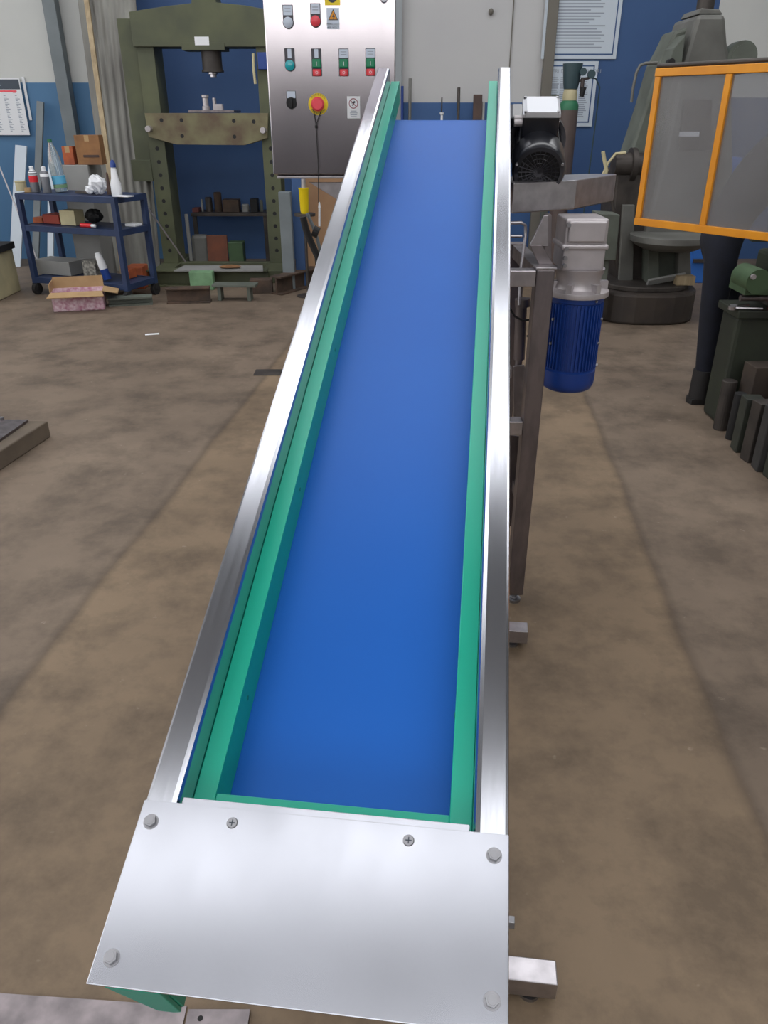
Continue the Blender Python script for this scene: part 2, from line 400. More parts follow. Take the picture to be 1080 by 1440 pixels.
# belt: loop round two drums
def belt():
    m_ = MB(); r = .03; yA, yB = .16, 2.2954; x0, x1 = GE - .008, W_ - GE + .008; zc = BN - r
    path = [(yA + (yB - yA) * i / 12, BN) for i in range(13)]
    path += [(yB + r * math.sin(t), zc + r * math.cos(t)) for t in [PI * k / 12 for k in range(1, 12)]]
    path += [(yB + (yA - yB) * i / 6, BN - 2 * r) for i in range(7)]
    path += [(yA - r * math.sin(t), zc - r * math.cos(t)) for t in [PI * k / 12 for k in range(1, 12)]]
    n = len(path); vs = []
    for y, z in path: vs += [(x0, y, z), (x1, y, z)]
    fs = [(2 * i, 2 * i + 1, (2 * i + 3) % (2 * n), (2 * i + 2) % (2 * n)) for i in range(n)]
    return m_.add(vs, fs)
bo = part('belt', belt(), 'belt', conv)
sm = bo.modifiers.new('thickness', 'SOLIDIFY'); sm.thickness = .002; sm.offset = -1
for yy in (.16, 2.2954):
    part('drum', MB().cyl((.055, yy, BN - .03), (.345, yy, BN - .03), .0275, seg=28), 'steel', conv, smooth=True)
part('slider_bed', MB().bx(.064, .336, .2, 2.25, BN - .006, BN - .0025), 'steel', conv)
# green cross strip at the foot of the belt
part('cross_guide', MB().bx(GE + .0002, W_ - GE - .0002, .170, .211, BN + .0006, GN - .002), 'green', conv, .0008)
# end plate
ep = MB(); ep.prism([(0, 0), (W_, 0), (W_, .178), (FL + .008, .178), (FL + .008, .1775), (0, .1775)], 0, .0022, 'z')
ep2 = MB().bx(.0, W_, 0, .178, .0002, .0026)
ep2.bx(FL + .004, W_ - FL - .004, .176, .186, -.012, -.001)
plate = part('end_plate', ep2, 'steel_plate', conv, .0014)
for (x, y) in ((.015, .155), (.3845, .1555), (.0175, .024), (.3845, .026)):
    b = MB(); b.cyl((x, y, .0026), (x, y, .0034), .0082, seg=20); b.cyl((x, y, .0034), (x, y, .0078), .0066, seg=6); b.cyl((x, y, .0078), (x, y, .0083), .0045, seg=14)
    part('hex_bolt', b, 'bolt', plate, .0004)
for (x, y) in ((.104, .162), (.295, .162)):
    b = MB(); b.cyl((x, y, .0026), (x, y, .0036), .0062, .0052, seg=20)
    b.bx(x - .0034, x + .0034, y - .0006, y + .0006, .0036, .0038, 1); b.bx(x - .0006, x + .0006, y - .0034, y + .0034, .0036, .0038, 1)
    part('cross_head_screw', b, ['bolt', 'ink'], plate)
# belt tensioner bolts on the right side
tb = MB(); tb.cyl((.4, .115, -.08), (.412, .115, -.08), .007, seg=6); tb.cyl((.4, .115, -.08), (.403, .115, -.08), .010, seg=16)
part('tension_bolt', tb, 'bolt', conv, .0005)
# green plastic chute lip under the lower end
gl = MB().prism([(.014, -.01), (.070, -.01), (.066, -.11), (.056, -.118), (.038, -.118)], .001, .006, 'y')
gl.prism([(.058, -.02), (.070, -.02), (.068, -.11), (.058, -.11)], .006, .09, 'y')
part('lower_lip', gl, 'green', conv, .001)
# stand of the conveyor: uprights, cross feet on the floor, levelling feet  (written upright, in world axes)
TCi = TC.inverted()
def up(mb):
    m2 = MB(); m2.v = [TCi @ v for v in mb.v]; m2.f = mb.f; m2.m = mb.m; return m2
def stand(y0, y1, topz, xr):
    # xr = x of the right-hand end; the bar lies square to the conveyor
    T = Matrix.Translation((xr, (y0 + y1) / 2, 0)) @ Matrix.Rotation(-YAW, 4, 'Z'); h = (y1 - y0) / 2
    bar = MB().bx(-.66, 0, -h, h, .022, .066, 0, T)
    part('foot_bar', up(bar), 'steel', conv, .002)
    for x in (-.64 + .04, -.045):
        ft = MB(); ft.cyl((x, 0, 0), (x, 0, .008), .02, seg=18, T=T); ft.cyl((x, 0, .008), (x, 0, .03), .006, seg=10, T=T); ft.cyl((x, 0, .010), (x, 0, .017), .010, seg=6, T=T)
        part('levelling_foot', up(ft), 'bolt', conv)
    for x in (-.50, -.19):
        part('upright', up(MB().bx(x - .02, x + .02, -.02, .02, .066, topz, 0, T)), 'steel', conv, .002)
stand(.83, .876, .69, .314)
stand(1.885, 1.935, 1.06, .437)
part('brace', up(MB().bx(-.02, .02, 0, 1.03, .07, .10, 0, Matrix.Translation((.05, .86, 0)) @ Matrix.Rotation(-YAW, 4, 'Z'))), 'steel_dull', conv, .002)
# head gearmotor on the right side, its axis along the conveyor
gx, gz = .488, -.145
gm = MB(); A = (gx, 2.115, gz)
gm.cyl((gx, 2.13, gz), (gx, 2.245, gz), .064, seg=36)
for k in range(26):
    t = 2 * PI * k / 26; c_, s_ = math.cos(t), math.sin(t)
    if 50 < math.degrees(t) % 360 < 130: continue
    T = Matrix.Translation((gx, 0, gz)) @ Matrix.Rotation(-t, 4, 'Y')
    gm.bx(.06, .0725, 2.135, 2.24, -.0016, .0016, 0, T)
gear = part('gearmotor', gm, 'black', conv, smooth=True)
# fan cover with its grille
fc = MB(); prof = [(.074, 2.135), (.0745, 2.063), (.073, 2.051), (.068, 2.043), (.058, 2.040), (.0575, 2.042), (.0575, 2.047)]
seg = 40; vs = []; 
for r, y in prof:
    for i in range(seg):
        t = 2 * PI * i / seg; vs.append((gx + r * math.cos(t), y, gz + r * math.sin(t)))
fc.add(vs, [(j * seg + i, j * seg + (i + 1) % seg, (j + 1) * seg + (i + 1) % seg, (j + 1) * seg + i) for j in range(len(prof) - 1) for i in range(seg)])
fco = part('fan_cover', fc, 'black', gear, smooth=True)
gr = MB(); gr.cyl((gx, 2.0480, gz), (gx, 2.0495, gz), .0575, seg=36, mi=1)
for rr in (.012, .024, .036, .048):
    gr.tube([(gx + rr * math.cos(2 * PI * i / 32), 2.044, gz + rr * math.sin(2 * PI * i / 32)) for i in range(33)], .0014, 6)
for k in range(12):
    t = PI * k / 12
    gr.bx(-.0575, .0575, 2.0425, 2.045, -.0011, .0011, 0, Matrix.Translation((gx, 0, gz)) @ Matrix.Rotation(t, 4, 'Y'))
part('fan_grille', gr, ['black', 'blackm'], gear)
for t in (-60, -120, 20, 160):
    b = MB(); c_ = (gx + .066 * math.cos(R(t)), 2.0385, gz + .066 * math.sin(R(t)))
    b.cyl(c_, (c_[0], 2.046, c_[2]), .0038, seg=10); part('cover_screw', b, 'bolt', gear)
fg = MB(); fg.cyl((gx, 2.245, gz), (gx, 2.262, gz), .083, seg=40)
for k in range(4):
    t = R(45 + 90 * k); c_ = (gx + .076 * math.cos(t), 0, gz + .076 * math.sin(t)); fg.cyl((c_[0], 2.232, c_[2]), (c_[0], 2.246, c_[2]), .007, seg=6)
part('motor_flange', fg, 'black', gear, .001, True)
part('worm_gearbox', MB().bx(.405, .535, 2.262, 2.372, gz - .075, gz + .06).cyl((.3985, 2.317, gz), (.55, 2.317, gz), .045, seg=28), 'black', gear, .008)
tbx = MB().bx(.436, .536, 2.135, 2.235, gz + .055, -.034)
part('terminal_box', tbx, 'black', gear, .004)
lid = MB().prism([(.434, -.034), (.538, -.034), (.538, -.024), (.530, -.018), (.446, -.018), (.434, -.026)], 2.128, 2.238, 'y')
part('terminal_box_lid', lid, 'alu_white', gear, .0015, label='silvery lid of the terminal box')
for (x, y) in ((.442, 2.132), (.530, 2.132), (.442, 2.232), (.530, 2.232)):
    part('lid_screw', MB().cyl((x, y, -.03), (x, y, -.0165), .0042, seg=10), 'bolt', gear)
cg = MB(); cg.cyl((.436, 2.16, -.06), (.414, 2.16, -.06), .009, seg=14); cg.cyl((.436, 2.19, -.06), (.414, 2.19, -.06), .009, seg=14)
part('cable_gland', cg, 'alu', gear)
part('name_plate', MB().bx(.552, .5535, 2.15, 2.20, gz - .02, gz + .02), 'alu_white', gear)

# ------------------------------------------------------------------ machine frame with the hanging blue motor
mf = thing('machine_frame', 'stainless steel frame right behind the conveyor, with flat cover box and blue motor hanging upright', 'machine', (.2, 2.35, 0), local=False)
for x, y in ((.435, 2.155), (.02, 2.155), (.435, 2.62), (.02, 2.62)):
    part('leg', MB().bx(x - .025, x + .025, y - .025, y + .025, .035, 1.078), 'steel_dull', mf, .003)
    ft = MB().cyl((x, y, 0), (x, y, .01), .022, seg=18); ft.cyl((x, y, .01), (x, y, .036), .007, seg=10); ft.cyl((x, y, .012), (x, y, .02), .011, seg=6)
    part('levelling_foot', ft, 'bolt', mf)
part('cross_bar', MB().bx(.0465, .4095, 2.13, 2.175, 1.033, 1.076), 'steel', mf, .002)
part('cross_bar', MB().bx(.0465, .4095, 2.13, 2.175, .602, .645), 'steel', mf, .002)
part('cross_bar', MB().bx(.0465, .4095, 2.60, 2.64, .60, .645), 'steel_dull', mf, .002)
part('side_bar', MB().bx(.415, .455, 2.181, 2.594, 1.035, 1.075), 'steel_dull', mf, .002)
part('side_bar', MB().bx(.0, .04, 2.181, 2.594, 1.035, 1.075), 'steel_dull', mf, .002)
part('side_bar', MB().bx(.415, .455, 2.181, 2.594, .36, .40), 'steel_dull', mf, .002)
part('top_cap', MB().bx(.408, .464, 2.128, 2.182, 1.0785, 1.084), 'steel', mf, .001)
# cover box (belt guard) above the gearbox
cv = MB(); cp = [(.352, 2.262), (.548, 2.37), (.72, 2.60), (.73, 2.63), (.66, 2.64), (.352, 2.50)]
cv.prism([(x, y) for x, y in cp], 1.205, 1.283, 'z')
part('cover_box', cv, 'steel', mf, .003)
# cranked bracket plate
def ribbon(pxs, Y0, Y1, T=None):
    m_ = MB(); m_.prism([(at(x, y, Y0).x, at(x, y, Y0).z) for x, y in pxs], Y0, Y1, 'y'); return m_
part('bracket', ribbon([(765, 303), (771, 303), (771, 346), (745, 345)], 2.19, 2.2), 'steel', mf, .001)
part('bracket', ribbon([(745, 345), (762, 345), (781, 376), (760, 376)], 2.185, 2.195), 'steel_dull', mf, .001)
part('bracket', ribbon([(768, 302), (776, 302), (775, 372), (766, 352)], 2.2, 2.23), 'steel_dull', mf, .001)
# gearbox, flange, blue motor
bx_, by_ = .552, 2.24
gb = MB().bx(.49, .606, 2.19, 2.32, 1.065, 1.2); gb.bx(.484, .612, 2.184, 2.326, 1.12, 1.135); gb.bx(.497, .6, 2.18, 2.30, 1.14, 1.195)
gbo = part('gearbox', gb, 'alu', mf, .005)
for z in (1.08, 1.1, 1.125, 1.185):
    part('gearbox_bolt', MB().cyl((.496, 2.178, z), (.496, 2.19, z), .006, seg=6), 'bolt', gbo)
ad = MB().lathe([(.088, .992), (.089, .998), (.088, 1.006), (.066, 1.012), (.060, 1.03), (.066, 1.05), (.07, 1.066)], (bx_, by_, 0), 36)
for k in range(6):
    t = R(30 + 60 * k); ad.bx(-.008, .008, .05, .084, 1.006, 1.03, 0, Matrix.Translation((bx_, by_, 0)) @ Matrix.Rotation(t, 4, 'Z'))
part('flange', ad, 'alu', mf, smooth=True)
mo = MB().lathe([(.05, .716), (.062, .7165), (.071, .722), (.077, .735), (.0785, .75), (.0785, .778), (.074, .78), (.071, .782), (.071, .975), (.078, .978), (.08, .992)], (bx_, by_, 0), 44)
moo = part('hanging_motor', mo, 'motor_blue', mf, smooth=True, label='blue electric motor with cooling ribs')
fi = MB()
for k in range(44):
    t = 2 * PI * k / 44; fi.bx(.068, .0785, -.0014, .0014, .785, .972, 0, Matrix.Translation((bx_, by_, 0)) @ Matrix.Rotation(t, 4, 'Z'))
part('cooling_ribs', fi, 'motor_blue', moo)
for t, z in ((-150, .93), (-150, .86), (-30, .93), (-30, .86), (-15, .79), (-60, .985)):
    c_, s_ = math.cos(R(t)), math.sin(R(t))
    part('motor_screw', MB().cyl((bx_ + .074 * c_, by_ + .074 * s_, z), (bx_ + .083 * c_, by_ + .083 * s_, z), .004, seg=8), 'bolt', moo)
# bits between conveyor and leg
part('bent_tube', MB().tube([at(700, 314, 2.3), at(733, 313, 2.3), at(739, 317, 2.3), at(739, 332, 2.3), at(735, 360, 2.28), at(732, 380, 2.26), at(730, 430, 2.2)], .0045, 8), 'steel', mf, smooth=True)
part('tube_rung', MB().tube([at(700, 332, 2.3), at(734, 332, 2.3)], .004, 8), 'steel', mf)
part('lifting_cylinder', MB().cyl(at(733, 430, 2.32), at(730, 505, 2.32), .017, seg=18).cyl(at(730, 503, 2.32), at(729, 514, 2.32), .011, seg=14).cyl(at(735, 420, 2.32), at(735, 431, 2.32), .023, seg=18), 'steel_dull', mf, smooth=True)
part('cylinder_eye', MB().bx(.355, .395, 2.30, 2.34, at(730, 530, 2.32).z, at(730, 515, 2.32).z), 'alu', mf, .004)
part('gusset_plate', ribbon([(722, 515), (737, 513), (744, 535), (744, 552), (741, 590), (722, 590)], 2.3, 2.306), 'steel', mf, .001)
part('lower_gusset', ribbon([(718, 612), (733, 614), (730, 690), (724, 740), (716, 740)], 2.25, 2.256), 'steel_dull', mf, .001)
part('air_hose', MB().tube([at(716, 432, 2.27), at(724, 445, 2.26), at(735, 451, 2.25), at(748, 449, 2.25), at(760, 440, 2.27)], .003, 8), 'blackm', mf, smooth=True)
part('air_hose', MB().tube([at(741, 472, 2.27), at(749, 478, 2.25), at(758, 480, 2.27)], .0028, 8), 'blackm', mf, smooth=True)

# ------------------------------------------------------------------ control cabinet
CY = 2.76
cab = thing('control_cabinet', 'stainless steel control cabinet with buttons, lamps and emergency stop, left of the conveyor top', 'control cabinet', (-.165, CY, 0), local=False)
cx0, cx1, cz0, cz1 = -.365, .036, 1.272, 1.872
part('cabinet_body', MB().bx(cx0 + .006, cx1 - .006, CY + .016, CY + .21, cz0 - .004, cz1), 'cabinet', cab, .004)
part('cabinet_door', MB().bx(cx0, cx1, CY, CY + .014, cz0, cz1), 'cabinet', cab, .004)
def on(px, py): 
    p = at(px, py, CY); return p.x, p.z
def disc(m_, x, z, r, y0, y1, mi=0, seg=24, r2=None): m_.cyl((x, CY - y0, z), (x, CY - y1, z), r, r2, seg, mi)
def lampbtn(px, py, lab, lens, dark=False, nm='pilot_lamp'):
    x, z = on(px, py)
    m_ = MB().bx(x - .0155, x + .0155, CY - .003, CY, z - .002, z + .046); disc(m_, x, z, .0165, 0, .005)
    p = part(nm, m_, 'bezel', cab, .0006)
    q = MB().bx(x - .0135, x + .0135, CY - .004, CY - .003, z + .019, z + .044) if not dark else MB().bx(x - .006, x + .006, CY - .004, CY - .003, z + .019, z + .044)
    part('name_tag', q, 'lamp_white', p)
    if not dark:
        q = MB()
        for k in range(2): q.bx(x - .009, x + .009, CY - .0045, CY - .004, z + .028 + k * .007, z + .030 + k * .007)
        part('tag_print', q, 'inklight', p)
    q = MB(); disc(q, x, z, .0145, .005, .011); disc(q, x, z, .0142, .011, .0145, r2=.008)
    part('lens', q, lens, p, smooth=True)
lampbtn(405.5, 32, 1, 'lamp_white'); lampbtn(444, 30, 1, 'btn_red'); lampbtn(408, 92, 1, 'btn_teal', True)
for i, (px, py) in enumerate(((445.5, 92.5), (483.5, 92.5), (521, 92))):
    x, z = on(px, py)
    m_ = MB().bx(x - .0155, x + .0155, CY - .003, CY, z - .028, z + .046)
    p = part('double_push_button', m_, 'bezel', cab, .001)
    part('name_tag', MB().bx(x - (.006 if i == 0 else .0135), x + (.006 if i == 0 else .0135), CY - .004, CY - .003, z + .021, z + .044), 'lamp_white', p)
    if i:
        q = MB()
        for k in range(2): q.bx(x - .009, x + .009, CY - .0045, CY - .004, z + .029 + k * .007, z + .031 + k * .007)
        part('tag_print', q, 'inklight', p)
    part('start_button', MB().bx(x - .0135, x + .0135, CY - .010, CY - .003, z - .006, z + .018), 'btn_green', p, .003)
    q = MB(); q.bx(x - .013, x + .013, CY - .008, CY - .003, z - .028, z - .0095)
    part('stop_button', q, mat('stop_dark_red', (150, 36, 54), .4) if i == 0 else 'stop_dark_red', p, .003) if False else part('stop_button', q, 'red', p, .003)
    q = MB(); disc(q, x, z - .0187, .009, .008, .011); part('stop_cap', q, 'btn_red', p)
    part('stop_mark', text_mb('O', .011, facing(x, CY - .0115, z - .0225)), 'white', p)
    part('start_mark', text_mb('I', .016, facing(x, CY - .0105, z - .0005)), 'white', p)
# selector
x, z = on(410, 145)
m_ = MB().bx(x - .0145, x + .0145, CY - .003, CY, z - .002, z + .034); disc(m_, x, z, .0165, 0, .006)
sel = part('selector_switch', m_, 'blackm', cab, .0006)
part('name_tag', MB().bx(x - .0135, x + .0135, CY - .0045, CY - .003, z + .014, z + .033), 'lamp_white', sel)
part('knob', MB().bx(x - .004, x + .004, CY - .02, CY - .006, z - .012, z + .012), 'blackm', sel, .001)
# emergency stop on its yellow ring
x, z = on(447.5, 146.5)
m_ = MB(); disc(m_, x, z, .031, 0, .003, seg=40); es = part('emergency_stop', m_, 'yellow2', cab)
def ring_text(s_, r, a0, step, size, flip=False):
    mb = MB()
    for i, ch in enumerate(s_):
        a = a0 - step * i if not flip else a0 + step * i
        T = Matrix.Translation((x + r * math.cos(R(a)), CY - .0034, z + r * math.sin(R(a)))) @ Matrix.Rotation(-R(a - 90 if not flip else a + 90), 4, 'Y') @ Matrix.Rotation(R(90), 4, 'X')
        t = text_mb(ch, size, T); mb.add(t.v, t.f)
    return mb
part('ring_print', ring_text('ARRESTO', .0245, 132, 15, .0085), 'ink', es)
part('ring_print', ring_text('EMERGENZA', .0285, 218, 13, .0085, True), 'ink', es)
m_ = MB(); disc(m_, x, z, .013, .003, .022); disc(m_, x, z, .0205, .018, .024, r2=.0205); disc(m_, x, z, .0205, .024, .032, r2=.015)
part('mushroom_button', m_, 'btn_red', es, smooth=True)
cz_ = on(445, 178)[1]; xx = on(445, 178)[0]
cd = MB(); cd.tube([(x - .015, CY - .014, z - .012), (xx, CY - .018, cz_ + .004)], .0013, 6); cd.tube([(x + .013, CY - .014, z - .012), (xx, CY - .018, cz_ + .004)], .0013, 6)
cd.blob((xx, CY - .018, cz_), (.004, .004, .006)); q_ = at(448, 285, CY - .02); cd.tube([(xx, CY - .018, cz_), (xx + .003, CY - .019, (cz_ + q_.z) / 2), q_], .0014, 6)
cdo = part('lanyard', cd, 'blackm', cab)
part('lanyard_tag', MB().tube([at(449, 284, CY - .02), at(449.5, 292, CY - .02)], [.002, .005], 8).tube([at(449.5, 293, CY - .02), at(449.5, 318, CY - .02)], .004, 8), 'white', cdo, label='white tag at the end of the cord')
# labels stuck on the door
def plate_on(nm, px0, py0, px1, py1, m__, parent=cab, d=.0012):
    x0, z1_ = on(px0, py0); x1, z0_ = on(px1, py1)
    return part(nm, MB().bx(min(x0, x1), max(x0, x1), CY - d, CY, min(z0_, z1_), max(z0_, z1_)), m__, parent), (x0 + x1) / 2, z0_, z1_
p, xm, z0_, z1_ = plate_on('danger_label', 459, 11, 477.5, 41, 'lamp_white')
xt, zt = on(468.5, 12.5); xb, zb = on(461.5, 28.5); xc, _ = on(475.5, 28.5)
tri = lambda k, d: MB().prism([(xt, zt - k * 1.9), (xb + k * 1.6, zb + k), (xc - k * 1.6, zb + k)], CY - d, CY - .0012, 'y')
part('warning_triangle', tri(0, .0018), 'ink', p); part('warning_field', tri(.0022, .0022), 'yellow', p)
q = MB(); q.prism([(xt + .003, zt - .010), (xt - .004, zt - .021), (xt + .001, zt - .021), (xt - .003, zt - .030), (xt + .006, zt - .018), (xt + .001, zt - .018)], CY - .0026, CY - .0022, 'y'); part('flash_symbol', q, 'ink', p)
part('label_print', text_mb('PERICOLO', .0085, facing(xm, CY - .0016, on(468, 35.5)[1])), 'ink', p)
part('label_print', text_mb('400 VOLT', .0085, facing(xm, CY - .0016, on(468, 41)[1] + .001)), 'ink', p)
p, xm, z0_, z1_ = plate_on('yellow_label', 456, -22, 478.5, 7.5, 'yellow2')
q = MB(); disc(q, on(467, -4)[0], on(467, -4)[1], .014, .0012, .0018); part('label_symbol', q, 'ink', p)
p, xm, z0_, z1_ = plate_on('prohibition_label', 488, 135.5, 506.5, 166.5, 'paper')
xs, zs = on(497, 145.5)
q = MB().tube([(xs + .0135 * math.cos(2 * PI * i / 28), CY - .0016, zs + .0135 * math.sin(2 * PI * i / 28)) for i in range(29)], .0011, 6)
q.tube([(xs - .009, CY - .0016, zs + .009), (xs + .009, CY - .0016, zs - .009)], .0011, 6); part('prohibition_sign', q, mat('dull_red', (140, 62, 76), .6), p)
q = MB().blob((xs + .003, CY - .0016, zs + .004), (.003, .0006, .003)); q.tube([(xs + .002, CY - .0016, zs + .002), (xs - .004, CY - .0016, zs - .006)], .0013, 6); q.tube([(xs - .006, CY - .0016, zs + .001), (xs + .006, CY - .0016, zs + .004)], .001, 6)
part('figure_symbol', q, 'ink', p)
q = MB()
for i, (a, b_) in enumerate(((.016, .7), (.010, .5), (.004, .8), (-.002, .6))):
    zz = z0_ + .004 + i * .0052; ww = .019 * (.6 + .1 * (i % 3)); q.bx(xm - ww * .8, xm + ww * .8, CY - .0016, CY - .0012, zz, zz + .0022)
part('label_print', q, 'inklight', p)
part('door_lock', MB().cyl((on(540, -2)[0], CY, on(540, -2)[1]), (on(540, -2)[0], CY - .012, on(540, -2)[1]), .011, seg=20), 'bolt', cab, .001)
# lower return flange and mounting bracket
part('drip_edge', MB().bx(cx0 + .012, cx1 - .01, CY + .002, CY + .2, cz0 - .012, cz0 - .0045), 'steel', cab, .001)
br = MB(); a_ = [at(435, 256, 2.85), at(500, 256, 2.85), at(490, 290, 2.85)]
br.prism([(a.x, a.z) for a in a_], 2.84, 2.85, 'y'); part('mounting_bracket', br, 'steel', cab, .001)
part('mounting_post', MB().bx(-.10, -.05, 2.86, 2.91, 0, 1.25), 'steel_dull', cab, .002)
part('foot_plate', MB().bx(-.2, .05, 2.76, 3.0, 0, .012), 'steel_dull', cab, .001)

# ------------------------------------------------------------------ things on the floor near the camera
single('steel_sheet', MB().prism([(-1.4, .93), (-.711, .853), (-.36, .83), (-.36, .2), (-1.4, .2)], 0, .004, 'z'), 'steel_dull', 'grey steel sheet lying flat on the floor at the lower left corner', 'sheet')
sp_ = MB().bx(-.355, -.24, .62, .822, .0045, .0105)
pl_ = single('steel_flat', MB().bx(-.355, -.243, .6, .822, 0, .008), 'steel_dull', 'short steel flat bar with a drilled hole, under the conveyor end', 'steel bar')
pl_b = MB().cyl((-.33 + .0, .806, .008), (-.33, .806, .0085), .005, seg=14)
hole = mesh_obj('drilled_hole', pl_b, 'blackm', Matrix.Translation(-pl_.location)); hole.parent = pl_
sl = thing('concrete_block', 'low dark block with a steel plate on top, at the left edge of the floor', 'block', (-2.2, 3.42, 0), local=False)
a1, a2, a3 = fl(72, 614), fl(0, 662), fl(66, 592, .085)
part('block', MB().prism([(a1.x, a1.y), (a2.x - .02, a2.y - .12), (a2.x - 1, a2.y - .1), (a1.x - 1, a1.y + .05)], 0, .085, 'z'), 'slab', sl, .006)
part('top_plate', MB().prism([(fl(40, 592, .09).x, fl(40, 592, .09).y), (fl(0, 619, .09).x - .01, fl(0, 619, .09).y - .15), (-2.6, 3.2), (-2.6, 3.62)], .0852, .098, 'z'), 'steel_dull', sl, .001)
part('bolt', MB().cyl(fl(2, 590, .098), fl(2, 590, .098) + Vector((0, 0, .012)), .014, seg=6), 'bolt', sl)
m_ = fl(375, 524); single('floor_plate', MB().bx(m_.x - .075, m_.x + .12, m_.y - .06, m_.y + .06, 0, .004), 'iron', 'small dark metal plate lying on the floor left of the conveyor', 'plate')
m_ = fl(214, 470); single('paper_scrap', MB().bx(-.05, .05, -.02, .02, 0, .002, 0, Matrix.Translation(m_) @ Matrix.Rotation(.3, 4, 'Z')), 'paper', 'pale scrap of paper on the open floor left of the conveyor', 'paper')

# ------------------------------------------------------------------ left: wall objects
def px_box(name, x0, y0, x1, y1, Y, depth, m__, label, cat, bevel=.004, group=None, z0=None):
    a, b_ = at(x0, y0, Y), at(x1, y1, Y)
    zlo = b_.z if z0 is None else z0
    return single(name, MB().bx(min(a.x, b_.x), max(a.x, b_.x), Y, Y + depth, zlo, a.z), m__, label, cat, group, bevel)
YF = YW - .02
ps = thing('wall_post', 'dark grey upright steel post against the far left wall', 'post', (at(85, 0, 8.9).x, 8.9, 0), local=False)
xp = at(86, 100, 8.9).x; part('post', MB().bx(xp - .062, xp + .062, 8.86, 8.98, 0, ZC - .01), 'grey_paint', ps, .004)
part('base_plate', MB().bx(xp - .12, xp + .12, 8.8, 8.99, 0, .015), 'grey_paint', ps, .002)
# calendars
def calendar(px0, py0, px1, py1, Y, front):
    a, b_ = at(px0, py0, Y), at(px1, py1, Y)
    c_ = thing('wall_calendar', 'wall calendar with a dark header and red title band, hung on the left wall' if front else 'narrow white calendar sheet showing behind the larger calendar on the left wall', 'calendar', ((a.x + b_.x) / 2, Y, b_.z), local=False)
    part('sheet', MB().bx(a.x, b_.x, Y, Y + .006, b_.z, a.z), 'paper', c_)
    if front:
        h = a.z - b_.z
        part('header', MB().bx(a.x + .01, b_.x - .01, Y - .002, Y - .0002, a.z - .19 * h, a.z - .02 * h), mat('header_slate', (62, 72, 84), .6), c_)
        q = MB()
        for k in range(5): q.tube([(a.x + .04 + k * .05, Y - .003, a.z - .14 * h), (a.x + .06 + k * .05, Y - .003, a.z - .05 * h), (a.x + .075 + k * .05, Y - .003, a.z - .13 * h)], .004, 5)
        part('header_print', q, 'white', c_)
        q = MB(); q.bx(a.x + .01, b_.x - .05, Y - .002, Y - .0002, a.z - .24 * h, a.z - .205 * h); q.bx(b_.x - .09, b_.x - .06, Y - .0025, Y - .0002, a.z - .25 * h, a.z - .205 * h)
        part('title_band', q, 'btn_red', c_)
        q = MB()
        for c2 in (.08, .36, .6, .84):
            for k in range(22):
                xx = a.x + (b_.x - a.x) * c2; zz = a.z - h * (.29 + k * .03); q.bx(xx, xx + .02 + .012 * (k % 3), Y - .001, Y - .0001, zz - .007, zz)
        part('date_columns', q, 'inklight', c_)
calendar(-40, 110, 42, 190, 8.96, True); calendar(30, 108, 45, 169, 8.985, False)
def lean(name, m__, p0, p1, wx, wy, label, cat):
    a, b_ = Vector(p0), Vector(p1); d = b_ - a
    ax = Vector((1, 0, 0)); ax = (ax - d.normalized() * ax.dot(d.normalized())).normalized(); ay = d.normalized().cross(ax)
    vs = [q + ax * sx * wx / 2 + ay * sy * wy / 2 for q in (a, b_) for sx, sy in ((-1, -1), (1, -1), (1, 1), (-1, 1))]
    mb = MB().add(vs, [(0, 3, 2, 1), (4, 5, 6, 7), (0, 1, 5, 4), (1, 2, 6, 5), (2, 3, 7, 6), (3, 0, 4, 7)])
    return single(name, mb, m__, label, cat, bevel=.002)
t = at(56, 143, 8.9); lean('dark_plank', 'grey_paint', (t.x - .25, 8.6, 0.0), (t.x, 8.92, t.z), .07, .03, 'dark grey plank leaning on the left wall beside the post', 'plank')
t = at(30, 205, 8.9); lean('white_plank', 'sheet', (t.x - .15, 8.5, 0.0), (t.x, 8.9, t.z), .12, .02, 'wide white plank leaning on the left wall behind the blue trolley', 'plank')
t = at(72, 216, 8.5); lean('white_batten', 'sheet', (t.x - .07, 8.1, 0.0), (t.x, 8.5, t.z), .06, .02, 'narrow white batten leaning behind the blue trolley, right of the wide plank', 'batten')
# grey cupboard, tall leaning sheets
px_box('grey_cupboard', 84, 232, 146, 375, 7.5, .36, 'grey_box', 'plain light grey cupboard standing on the floor behind the blue trolley', 'cupboard', .006, z0=0)
zc = at(100, 232, 7.5).z + .0005
def carton(name, px0, py0, px1, Y, d, m__, lab, label):
    a = at(px0, py0, Y)
    xr = at(px1, py0, Y).x
    c_ = thing(name, label, 'box', ((a.x + xr) / 2, Y + d / 2, zc), local=False)
    part('carton', MB().bx(a.x, xr, Y, Y + d, zc, a.z), m__, c_, .003)
    if lab: part('printed_line', MB().bx(a.x + .06, xr - .02, Y - .002, Y - .0002, zc + .06, zc + .08), 'brown', c_)
    part('tape', MB().bx((a.x + xr) / 2 - .02, (a.x + xr) / 2 + .02, Y - .001, Y - .0001, a.z - .05, a.z), 'cardboard', c_)
carton('cardboard_carton', 103, 190, 138, 7.52, .12, 'cardboard_dark', True, 'brown cardboard carton with a printed line, on the grey cupboard')
carton('orange_carton', 86, 206, 101, 7.52, .1, 'orange', False, 'small orange carton on the grey cupboard, left of the brown one')
